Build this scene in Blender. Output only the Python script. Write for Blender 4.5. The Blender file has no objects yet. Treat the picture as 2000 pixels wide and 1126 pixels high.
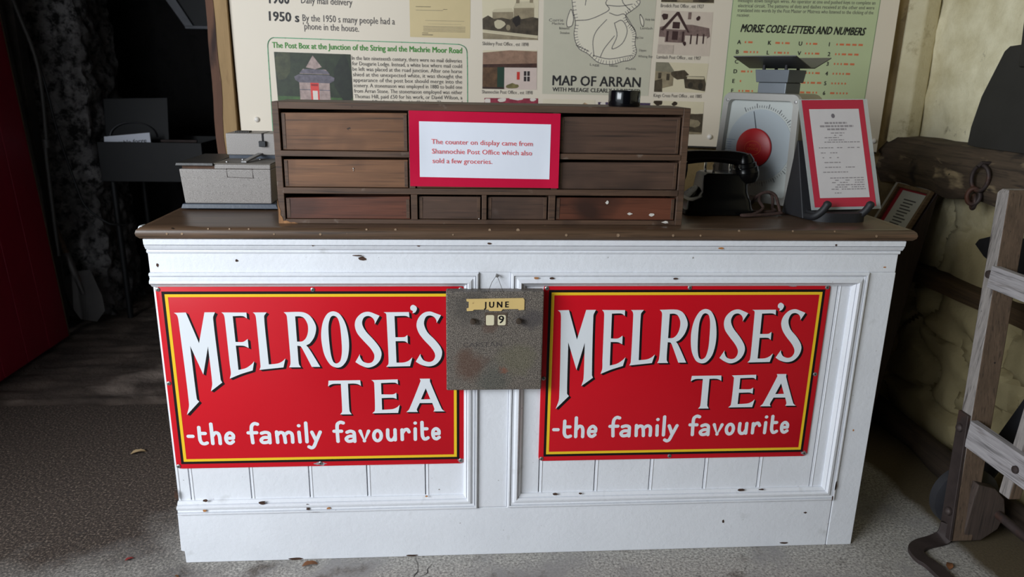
import bpy, bmesh, math, random
from mathutils import Vector, Matrix, noise
random.seed(7)
SC = bpy.context.scene
COL = SC.collection

# ------------------------------------------------------------------ camera
cam_d = bpy.data.cameras.new('camera')
cam = bpy.data.objects.new('camera', cam_d); COL.objects.link(cam)
cam_d.sensor_width = 36.0
cam_d.lens = 1440.0 / 2000.0 * 36.0
cam_d.clip_start = 0.05
def cam_rot(yaw, pitch, roll):
    rz = Matrix.Rotation(yaw, 3, 'Z'); rx = Matrix.Rotation(pitch, 3, 'X'); ry = Matrix.Rotation(roll, 3, 'Y')
    return rz @ rx @ ry
_R = cam_rot(-0.0763, -0.2781, -0.0192)
_m = Matrix((( _R[0][0], _R[0][2], -_R[0][1]), (_R[1][0], _R[1][2], -_R[1][1]), (_R[2][0], _R[2][2], -_R[2][1]))).to_4x4()
_m.translation = Vector((0.7515, -1.8031, 1.3001))
cam.matrix_world = _m
cam_d.dof.use_dof = True
cam_d.dof.focus_distance = 1.86
cam_d.dof.aperture_fstop = 4.5
SC.camera = cam

# ------------------------------------------------------------------ light and exposure
SC.view_settings.view_transform = 'Standard'
SC.view_settings.look = 'None'
SC.view_settings.gamma = 1.0
SC.view_settings.use_curve_mapping = False
SC.view_settings.exposure = 0.0
world = bpy.data.worlds.new('sky'); SC.world = world; world.use_nodes = True
wb = world.node_tree.nodes['Background']
wb.inputs[0].default_value = (0.80, 0.90, 1.0, 1); wb.inputs[1].default_value = 1.1
def area(name, loc, target, sx, sy, power, color):
    d = bpy.data.lights.new(name, 'AREA'); d.shape = 'RECTANGLE'; d.size = sx; d.size_y = sy
    d.energy = power; d.color = color
    o = bpy.data.objects.new(name, d); COL.objects.link(o)
    o.location = loc
    o.rotation_euler = (Vector(target) - Vector(loc)).to_track_quat('-Z', 'Y').to_euler()
    return o
area('daylight_doorway', (-2.1, -2.5, 2.0), (0.75, 0.2, 0.75), 2.2, 1.5, 163, (0.90, 0.95, 1.0))

# ------------------------------------------------------------------ materials
def lin(c):
    c = c / 255.0
    return c / 12.92 if c <= 0.04045 else ((c + 0.055) / 1.055) ** 2.4
def rgb(r, g, b): return (lin(r), lin(g), lin(b), 1)
_mats = {}
class G:
    """little node-graph helper"""
    def __init__(s, name):
        s.m = bpy.data.materials.new(name); s.m.use_nodes = True
        s.t = s.m.node_tree; s.b = s.t.nodes['Principled BSDF']
        s.tc = s.t.nodes.new('ShaderNodeTexCoord')
    def n(s, typ, **kw):
        o = s.t.nodes.new(typ)
        for k, v in kw.items(): setattr(o, k, v)
        return o
    def link(s, a, b): s.t.links.new(a, b)
    def coords(s, stretch=(1, 1, 1)):
        mp = s.n('ShaderNodeMapping'); mp.inputs['Scale'].default_value = stretch
        s.link(s.tc.outputs['Object'], mp.inputs['Vector']); return mp.outputs[0]
    def noise(s, scale, stretch=(1, 1, 1), detail=5, rough=.6, dist=0):
        o = s.n('ShaderNodeTexNoise'); o.inputs['Scale'].default_value = scale
        o.inputs['Detail'].default_value = detail; o.inputs['Roughness'].default_value = rough
        o.inputs['Distortion'].default_value = dist
        s.link(s.coords(stretch), o.inputs['Vector']); return o.outputs['Fac']
    def ramp(s, fac, stops):
        r = s.n('ShaderNodeValToRGB'); e = r.color_ramp.elements
        e[0].position, e[0].color = stops[0]; e[1].position, e[1].color = stops[-1]
        for p, c in stops[1:-1]:
            k = e.new(p); k.color = c
        s.link(fac, r.inputs[0]); return r.outputs[0]
    def mask(s, fac, lo, hi):
        o = s.n('ShaderNodeMapRange'); o.inputs[1].default_value = lo; o.inputs[2].default_value = hi
        s.link(fac, o.inputs[0]); return o.outputs[0]
    def mul(s, a, b):
        o = s.n('ShaderNodeMath', operation='MULTIPLY'); s.link(a, o.inputs[0]); s.link(b, o.inputs[1]); return o.outputs[0]
    def mix(s, fac, a, b):
        o = s.n('ShaderNodeMix', data_type='RGBA')
        for v, i in ((fac, 0), (a, 6), (b, 7)):
            if isinstance(v, (tuple, float, int)): o.inputs[i].default_value = v
            else: s.link(v, o.inputs[i])
        return o.outputs[2]
    def done(s, color, rough=.6, metal=0., bump=None, strength=.2, dist=.002):
        if isinstance(color, tuple): s.b.inputs['Base Color'].default_value = color
        else: s.link(color, s.b.inputs['Base Color'])
        if isinstance(rough, float): s.b.inputs['Roughness'].default_value = rough
        else: s.link(rough, s.b.inputs['Roughness'])
        s.b.inputs['Metallic'].default_value = metal
        if bump is not None:
            bp = s.n('ShaderNodeBump'); bp.inputs['Strength'].default_value = strength; bp.inputs['Distance'].default_value = dist
            s.link(bump, bp.inputs['Height']); s.link(bp.outputs[0], s.b.inputs['Normal'])
        return s.m
def plain(c, rough=.6, metal=0., spec=None):
    key = (c, rough, metal)
    if key not in _mats:
        g = G('flat'); m = g.done(rgb(*c), rough, metal); _mats[key] = m
    return _mats[key]
def shade(c, k): return tuple(min(1, v * k) for v in c[:3]) + (1,)
def mottled(name, c, var=.25, scale=8, stretch=(1, 1, 1), rough=.6, metal=0., bump=.2, bscale=None, bdist=.002, spots=None):
    g = G(name); c = rgb(*c)
    f = g.noise(scale, stretch)
    col = g.ramp(f, [(.25, shade(c, 1 - var)), (.5, c), (.75, shade(c, 1 + var))])
    for sp in (spots or []):
        k = g.mask(g.noise(sp[1], sp[4] if len(sp) > 4 else (1, 1, 1), 3, .5), sp[2], sp[3])
        col = g.mix(k, col, rgb(*sp[0]))
    return g.done(col, rough, metal, g.noise(bscale or scale * 4, stretch), bump, bdist)

WHITE = mottled('white_gloss_paint', (229, 231, 236), .05, 5, rough=.38, bump=.55, bscale=70, bdist=.002,
                spots=[((205, 206, 208), 14, .68, .8), ((140, 134, 128), 95, .745, .79)])
def wood(name, c, var=.35, axis=0, scale=5, rough=.5, spots=None, bump=.3):
    st = [9, 9, 9]; st[axis] = .8
    dk = tuple(int(v * .62) for v in c); lt = tuple(min(255, int(v * 1.22)) for v in c)
    fs = [10, 10, 10]; fs[axis] = .35
    sp = [(dk, scale * 2.6, .54, .74, tuple(fs)), (lt, scale * 3.7, .58, .8, tuple(fs))] + list(spots or [])
    sp.append((tuple(int(v * .4) for v in c), 42, .735, .77))                # small dark knocks
    return mottled(name, c, var, scale, tuple(st), rough, 0., bump, scale * 3, .001, sp)
SLAB = wood('dark_stained_countertop', (88, 68, 52), .28, 0, 6, .33, [((160, 130, 100), 22, .74, .78), ((52, 38, 30), 3.2, .6, .8)])
CARC = wood('weathered_brown_wood', (84, 62, 47), .3, 0, 7, .55, [((112, 96, 84), 26, .66, .74), ((40, 28, 22), 6, .62, .75)])
DRW_A = wood('worn_tan_drawer_wood', (116, 80, 54), .25, 0, 5, .5, [((62, 40, 27), 5, .56, .74), ((206, 190, 170), 34, .775, .79)])
DRW_B = wood('dull_brown_drawer_wood', (80, 59, 47), .25, 0, 5, .55, [((52, 38, 31), 4, .55, .72), ((112, 100, 92), 7, .66, .8)])
DRW_C = wood('red_brown_drawer_wood', (98, 56, 40), .25, 0, 5, .45, [((54, 33, 25), 5, .55, .72), ((214, 202, 186), 24, .77, .785)])
RAW = wood('bare_splintered_wood', (150, 108, 72), .5, 2, 14, .9)
GREYW = wood('weathered_grey_wood', (146, 139, 135), .3, 2, 9, .8, [((86, 78, 74), 10, .62, .72, (6, 6, .6))])
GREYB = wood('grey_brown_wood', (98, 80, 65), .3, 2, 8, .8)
DARKW = wood('dark_old_timber', (74, 61, 48), .5, 1, 5, .9, [((150, 132, 102), 6, .60, .70, (3, 1, 3)), ((34, 28, 24), 9, .6, .7)], .9)
IRON = mottled('dark_rusty_iron', (66, 56, 54), .3, 20, rough=.6, metal=.35, bump=.3, spots=[((92, 58, 44), 9, .58, .72)])
BLACKM = mottled('black_metal', (34, 34, 38), .25, 12, rough=.5, metal=.2)
STEEL = mottled('screw_steel', (150, 148, 146), .2, 60, rough=.4, metal=.7)
RED = mottled('red_enamel', (203, 22, 36), .05, 3, rough=.3, bump=.04, bscale=5, bdist=.002, spots=[((226, 120, 120), 60, .785, .80)])
EBLK = plain((22, 18, 20), .45); EYEL = plain((240, 196, 44), .35); EWHT = plain((226, 230, 234), .35)
BAKE = plain((11, 11, 12), .25)
for m_ in (RED, EBLK, EYEL, EWHT, BAKE): m_.node_tree.nodes['Principled BSDF'].inputs['Specular IOR Level'].default_value = .22
CARD = mottled('crimson_card', (196, 24, 62), .06, 4, rough=.25, bump=.25, bscale=9, bdist=.004)
PAPER = mottled('white_paper', (226, 230, 240), .03, 6, rough=.5, bump=.2, bscale=14, bdist=.003)
BAKE = plain((11, 11, 12), .25)
BOARDW = mottled('printed_board', (231, 219, 200), .02, 2, rough=.45, bump=0.02)
CHROME = plain((190, 190, 186), .22, .9)

def hammertone():
    g = G('grey_hammertone_paint')
    v = g.n('ShaderNodeTexVoronoi'); v.inputs['Scale'].default_value = 420; g.link(g.coords(), v.inputs['Vector'])
    f = g.noise(800, detail=2)
    col = g.ramp(f, [(.34, rgb(112, 106, 102)), (.5, rgb(150, 144, 139)), (.66, rgb(168, 162, 156))])
    return g.done(col, .45, .1, f, .25, .0006)
HAMMER = hammertone()
def calendar_metal():
    g = G('aged_speckled_metal')
    f = g.noise(480, detail=2)
    col = g.ramp(f, [(.38, rgb(54, 48, 45)), (.5, rgb(110, 102, 94)), (.66, rgb(156, 146, 134))])
    def patch(c, x, z, r, amt, sc=16):
        nonlocal col
        mp = g.n('ShaderNodeMapping'); mp.inputs['Location'].default_value = (-x, 0, -z); g.link(g.tc.outputs['Object'], mp.inputs[0])
        ln = g.n('ShaderNodeVectorMath', operation='LENGTH'); g.link(mp.outputs[0], ln.inputs[0])
        ad = g.n('ShaderNodeMath', operation='MULTIPLY_ADD'); ad.inputs[1].default_value = .10
        g.link(g.noise(sc), ad.inputs[0]); g.link(ln.outputs['Value'], ad.inputs[2])
        o = g.n('ShaderNodeMapRange'); o.inputs[1].default_value = r + .05; o.inputs[2].default_value = r * .5 + .05
        o.inputs[3].default_value = 0; o.inputs[4].default_value = amt
        g.link(ad.outputs[0], o.inputs[0]); col = g.mix(o.outputs[0], col, rgb(*c))
    patch((92, 60, 44), -.065, .075, .05, .6); patch((112, 110, 78), .055, .085, .055, .32); patch((150, 72, 40), .025, .055, .016, .7)
    patch((70, 66, 70), .085, .19, .04, .6); patch((66, 78, 72), .0, .03, .05, .35); patch((74, 70, 66), -.07, .23, .06, .6); patch((96, 70, 58), -.01, .17, .02, .5)
    return g.done(col, .55, .25, f, .3, .0006)
CALM = calendar_metal()

def stone(name, c1, c2, dark, amount=.5, scale=3.0, bump=.7):
    g = G(name)
    f = g.noise(scale, detail=8, rough=.65)
    col = g.ramp(f, [(.3, rgb(*c2)), (.62, rgb(*c1))])
    k = g.mask(g.noise(scale * 2.7, detail=6, rough=.7), .60 - .12 * amount, .74 - .12 * amount)
    col = g.mix(k, col, rgb(*dark))
    return g.done(col, .95, 0., g.noise(scale * 14, detail=8, rough=.7), bump, .006)
def stone_right():
    g = G('whitewashed_rubble')
    f = g.noise(3.2, detail=8, rough=.65)
    col = g.ramp(f, [(.3, rgb(184, 170, 124)), (.62, rgb(238, 230, 198))])
    k = g.mask(g.noise(9, detail=7, rough=.7), .62, .74)
    col = g.mix(k, col, rgb(112, 96, 66))
    sx = g.n('ShaderNodeSeparateXYZ'); g.link(g.tc.outputs['Object'], sx.inputs[0])
    ad = g.n('ShaderNodeMath', operation='MULTIPLY_ADD'); ad.inputs[1].default_value = .5
    g.link(g.noise(4, detail=5), ad.inputs[0]); g.link(sx.outputs[2], ad.inputs[2])
    o = g.n('ShaderNodeMapRange'); o.inputs[1].default_value = 1.22; o.inputs[2].default_value = .98; g.link(ad.outputs[0], o.inputs[0])
    col = g.mix(o.outputs[0], col, g.mix(f, rgb(142, 127, 92), rgb(204, 191, 148)))    # bare ochre stone below the ledge
    return g.done(col, .95, 0., g.noise(40, detail=8, rough=.7), .6, .006)
WALLR = stone_right()
WALLB = stone('tan_plaster', (168, 146, 104), (134, 112, 76), (96, 80, 56), .3)
SOOT = stone('sooty_stone', (26, 24, 24), (14, 13, 13), (8, 8, 8), .5, 4)
PIER = stone('sooty_whitewashed_stone', (132, 128, 127), (80, 76, 74), (22, 20, 20), 1.2, 6)
PLAST = stone('dark_brown_plaster', (58, 50, 44), (34, 29, 26), (22, 18, 16), .5, 4)
def concrete():
    g = G('worn_concrete')
    f = g.noise(140, detail=4, rough=.75)
    col = g.ramp(f, [(.33, rgb(96, 92, 89)), (.5, rgb(164, 160, 154)), (.68, rgb(212, 207, 198))])
    k2 = g.mask(g.noise(3.4, detail=7, rough=.62), .50, .62); col = g.mix(k2, col, g.mix(f, rgb(118, 115, 114), rgb(172, 168, 165)))
    k3 = g.mask(g.noise(7, detail=5), .58, .70); col = g.mix(k3, col, g.ramp(f, [(.36, rgb(70, 64, 60)), (.6, rgb(128, 120, 112))]))
    # darker brown towards the forge opening, and in a strip along the right wall
    sx = g.n('ShaderNodeSeparateXYZ'); g.link(g.tc.outputs['Object'], sx.inputs[0])
    def lincomb(a, b, c, nz, ns):
        m1 = g.n('ShaderNodeMath', operation='MULTIPLY_ADD'); m1.inputs[1].default_value = a; m1.inputs[2].default_value = c; g.link(sx.outputs[0], m1.inputs[0])
        m2 = g.n('ShaderNodeMath', operation='MULTIPLY_ADD'); m2.inputs[1].default_value = b; g.link(sx.outputs[1], m2.inputs[0]); g.link(m1.outputs[0], m2.inputs[2])
        m3 = g.n('ShaderNodeMath', operation='MULTIPLY_ADD'); m3.inputs[1].default_value = nz; g.link(g.noise(ns, detail=7, rough=.65), m3.inputs[0]); g.link(m2.outputs[0], m3.inputs[2])
        return m3.outputs[0]
    brown_mask = g.mask(lincomb(-.55, 1.0, -.24, .9, 3.0), .0, .55)
    speck = g.ramp(f, [(.39, rgb(36, 29, 25)), (.54, rgb(72, 60, 52)), (.67, rgb(150, 133, 118))])
    col = g.mix(brown_mask, col, speck)
    earthy = g.mask(lincomb(1.0, .02, -2.235, .10, 6), .02, .06)
    col = g.mix(earthy, col, g.mix(f, rgb(60, 50, 36), rgb(116, 102, 76)))
    cr = g.n('ShaderNodeTexVoronoi', feature='DISTANCE_TO_EDGE'); cr.inputs['Scale'].default_value = 1.5
    wv = g.n('ShaderNodeVectorMath', operation='ADD')
    nz = g.n('ShaderNodeTexNoise'); nz.inputs['Scale'].default_value = 4; nz.inputs['Detail'].default_value = 3; g.link(g.coords(), nz.inputs['Vector'])
    g.link(g.coords(), wv.inputs[0]); g.link(nz.outputs['Color'], wv.inputs[1]); g.link(wv.outputs[0], cr.inputs['Vector'])
    ck = g.mask(cr.outputs['Distance'], .012, .003); ck = g.mul(ck, g.mask(g.noise(2.2), .60, .66))
    col = g.mix(ck, col, rgb(44, 40, 40))
    return g.done(col, .9, 0., f, .4, .003)
CONC = concrete()
DIRT = mottled('sooty_earth_floor', (86, 74, 66), .55, 5, rough=.95, bump=.7, bscale=40, bdist=.01, spots=[((168, 152, 140), 2.6, .54, .70)])
DOORR = mottled('dark_red_door_paint', (150, 16, 44), .15, 6, (1, 1, .3), rough=.42, bump=.2, bscale=40, spots=[((150, 120, 110), 30, .78, .79)])

# ------------------------------------------------------------------ mesh helpers
class MB:
    def __init__(s): s.v = []; s.f = []; s.m = []; s.mats = []
    def mi(s, mat):
        if mat is None: return 0
        if mat not in s.mats: s.mats.append(mat)
        return s.mats.index(mat)
    def add(s, vs, fs, mat=None):
        o = len(s.v); k = s.mi(mat)
        s.v += [tuple(v) for v in vs]
        for f in fs: s.f.append(tuple(i + o for i in f)); s.m.append(k)
        return s
    def box(s, x0, x1, y0, y1, z0, z1, mat=None):
        vs = [(x, y, z) for x in (x0, x1) for y in (y0, y1) for z in (z0, z1)]
        return s.add(vs, [(0, 1, 3, 2), (4, 6, 7, 5), (0, 4, 5, 1), (2, 3, 7, 6), (0, 2, 6, 4), (1, 5, 7, 3)], mat)
    def hexa(s, b, t, mat=None):     # two quads, bottom and top
        vs = list(b) + list(t)
        return s.add(vs, [(3, 2, 1, 0), (4, 5, 6, 7), (0, 1, 5, 4), (1, 2, 6, 5), (2, 3, 7, 6), (3, 0, 4, 7)], mat)
    def poly(s, pts, mat=None): return s.add(pts, [tuple(range(len(pts)))], mat)
    def rings(s, rs, mat=None, cap0=True, cap1=True, closed=True):
        n = len(rs[0]); vs = [p for r in rs for p in r]; fs = []
        for i in range(len(rs) - 1):
            for j in range(n if closed else n - 1):
                k = (j + 1) % n
                fs.append((i * n + j, i * n + k, (i + 1) * n + k, (i + 1) * n + j))
        if cap0: fs.append(tuple(reversed(range(n))))
        if cap1: fs.append(tuple((len(rs) - 1) * n + j for j in range(n)))
        return s.add(vs, fs, mat)
    def prism(s, pts, d, mat=None):  # polygon of 3-D points pushed along the vector d
        d = Vector(d); return s.rings([[Vector(p) for p in pts], [Vector(p) + d for p in pts]], mat)
    def tube(s, path, r, n=10, mat=None, flat=None):
        P = [Vector(p) for p in path]; rs = []
        up = None
        for i, p in enumerate(P):
            t = (P[min(i + 1, len(P) - 1)] - P[max(i - 1, 0)]).normalized()
            if up is None: up = t.orthogonal().normalized()
            up = (up - t * up.dot(t)).normalized(); w = t.cross(up)
            rr = r[i] if isinstance(r, (list, tuple)) else r
            rs.append([p + up * math.cos(a) * rr + w * math.sin(a) * rr for a in [2 * math.pi * j / n for j in range(n)]])
        return s.rings(rs, mat)
    def ribbon(s, path, up, w, th, mat=None):  # rectangular section bar; w along 'up', th across
        P = [Vector(p) for p in path]; up = Vector(up).normalized(); rs = []
        for i, p in enumerate(P):
            t = (P[min(i + 1, len(P) - 1)] - P[max(i - 1, 0)]).normalized()
            u = (up - t * up.dot(t)).normalized(); q = t.cross(u)
            rs.append([p + u * a * w / 2 + q * b * th / 2 for a, b in ((1, 1), (-1, 1), (-1, -1), (1, -1))])
        return s.rings(rs, mat)
    def lathe(s, prof, o=(0, 0, 0), axis=(0, 0, 1), n=24, mat=None, caps=True):
        a = Vector(axis).normalized(); u = a.orthogonal().normalized(); w = a.cross(u); o = Vector(o)
        rs = [[o + a * h + (u * math.cos(t) + w * math.sin(t)) * r for t in [2 * math.pi * j / n for j in range(n)]] for r, h in prof]
        return s.rings(rs, mat, caps, caps)
    def build(s, name, mat=None, parent=None, smooth=False, bevel=0, loc=None, seg=2, local=False):
        me = bpy.data.meshes.new(name)
        base = org(parent)
        o0 = Vector(loc) if loc is not None else (base if not local else Vector((0, 0, 0)))
        if local: base = Vector((0, 0, 0))
        me.from_pydata([tuple(Vector(v) - o0) for v in s.v], [], s.f)
        ms = s.mats or [mat]
        for m in ms: me.materials.append(m)
        for p, k in zip(me.polygons, s.m): p.material_index = k; p.use_smooth = smooth
        bm = bmesh.new(); bm.from_mesh(me)
        if not getattr(s, 'flat2d', False):
            bmesh.ops.recalc_face_normals(bm, faces=bm.faces)
        bm.to_mesh(me); bm.free()
        if smooth: me.set_sharp_from_angle(angle=math.radians(40))
        ob = bpy.data.objects.new(name, me); COL.objects.link(ob)
        ob.location = o0 - base
        if parent is not None: ob.parent = parent
        if bevel:
            b = ob.modifiers.new('edge', 'BEVEL'); b.width = bevel; b.segments = seg; b.limit_method = 'ANGLE'; b.angle_limit = math.radians(35)
            if not smooth:
                for p in me.polygons: p.use_smooth = True
                b.harden_normals = True
        return ob
def org(p):
    v = Vector((0, 0, 0))
    while p is not None: v = v + Vector(p.location); p = p.parent
    return v
def tag(o, label=None, cat=None, group=None, kind=None):
    if label: o['label'] = label
    if cat: o['category'] = cat
    if group: o['group'] = group
    if kind: o['kind'] = kind
    return o
def thing(name, loc, label, cat, group=None):
    o = bpy.data.objects.new(name, None); o.empty_display_size = .05; COL.objects.link(o); o.location = loc
    return tag(o, label, cat, group)
def struct(mb, name, mat=None, label=None, **k):
    o = mb.build(name, mat, **k); o['kind'] = 'structure'
    if label: o['label'] = label
    return o
def copy_tree(o, parent=None):
    c = o.copy(); COL.objects.link(c); c.parent = parent
    for ch in list(o.children): copy_tree(ch, c)
    return c
def smooth_loop(pts, closed=True, sub=5):
    n = len(pts); out = []
    P = [Vector((p[0], p[1])) for p in pts]; S = [len(p) > 2 for p in pts]
    for i in range(n if closed else n - 1):
        j = (i + 1) % n
        if not S[i] and not S[j]: out.append(P[i]); continue
        def tan(k, chord):
            if not S[k]: return chord
            a, b = P[(k - 1) % n], P[(k + 1) % n]
            if not closed and (k == 0 or k == n - 1): return chord
            t = (b - a); l = min((P[k] - a).length, (b - P[k]).length, chord.length) if t.length else 1
            return t.normalized() * min(chord.length, t.length / 2 + 1e-9)
        ch = P[j] - P[i]; t0 = tan(i, ch); t1 = tan(j, ch)
        for q in range(sub):
            u = q / sub; h = (2*u**3-3*u*u+1, u**3-2*u*u+u, -2*u**3+3*u*u, u**3-u*u)
            out.append(P[i] * h[0] + t0 * h[1] + P[j] * h[2] + t1 * h[3])
    if not closed: out.append(P[-1])
    return out
def tri_fill(loops):
    """2-D loops (outer first, holes after) -> verts, faces"""
    from mathutils.geometry import tessellate_polygon
    vs = [Vector((p[0], p[1], 0)) for l in loops for p in l]
    fs = tessellate_polygon([[Vector((p[0], p[1], 0)) for p in l] for l in loops])
    return vs, [tuple(f) for f in fs]
_txt = {}
def text_geo(body, bold=0.0):
    k = (body, bold)
    if k not in _txt:
        cu = bpy.data.curves.new('t', 'FONT'); cu.body = body; cu.size = 1; cu.offset = bold; cu.resolution_u = 2
        ob = bpy.data.objects.new('t', cu)
        me = bpy.data.meshes.new_from_object(ob)
        vs = [(v.co.x, v.co.y) for v in me.vertices]; fs = [tuple(p.vertices) for p in me.polygons]
        bpy.data.objects.remove(ob); bpy.data.curves.remove(cu); bpy.data.meshes.remove(me)
        xs = [v[0] for v in vs] or [0, 1]
        _txt[k] = (vs, fs, min(xs), max(xs))
    return _txt[k]
CAP = None
def add_text(mb, body, a, c, cap, U2, V, bold=0.0, mat=None, shear=0.0):
    """text from baseline start a to baseline end c (3-D), capitals 'cap' tall along V"""
    global CAP
    if CAP is None:
        hv = text_geo('H')[0]; CAP = max(v[1] for v in hv) - min(v[1] for v in hv)
    vs, fs, x0, x1 = text_geo(body, 0.0)
    a = Vector(a); V = Vector(V); k = cap / CAP
    c = Vector(c) if c is not None else a + U2 * k * (x1 - x0)
    d = (c - a) / (x1 - x0)
    nn = d.cross(V).normalized() * .00004
    for ci, (sx, sy) in enumerate(((-1, -1), (1, -1), (0, 0), (-1, 1), (1, 1)) if bold else ((0, 0),)):      # heavier strokes for bold faces
        mb.add([a + nn * ci + d * (x - x0 + sx * bold) + (V + U2 * shear) * (y + sy * bold * .5) * k for x, y in vs], fs, mat)
    mb.flat2d = True
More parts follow.
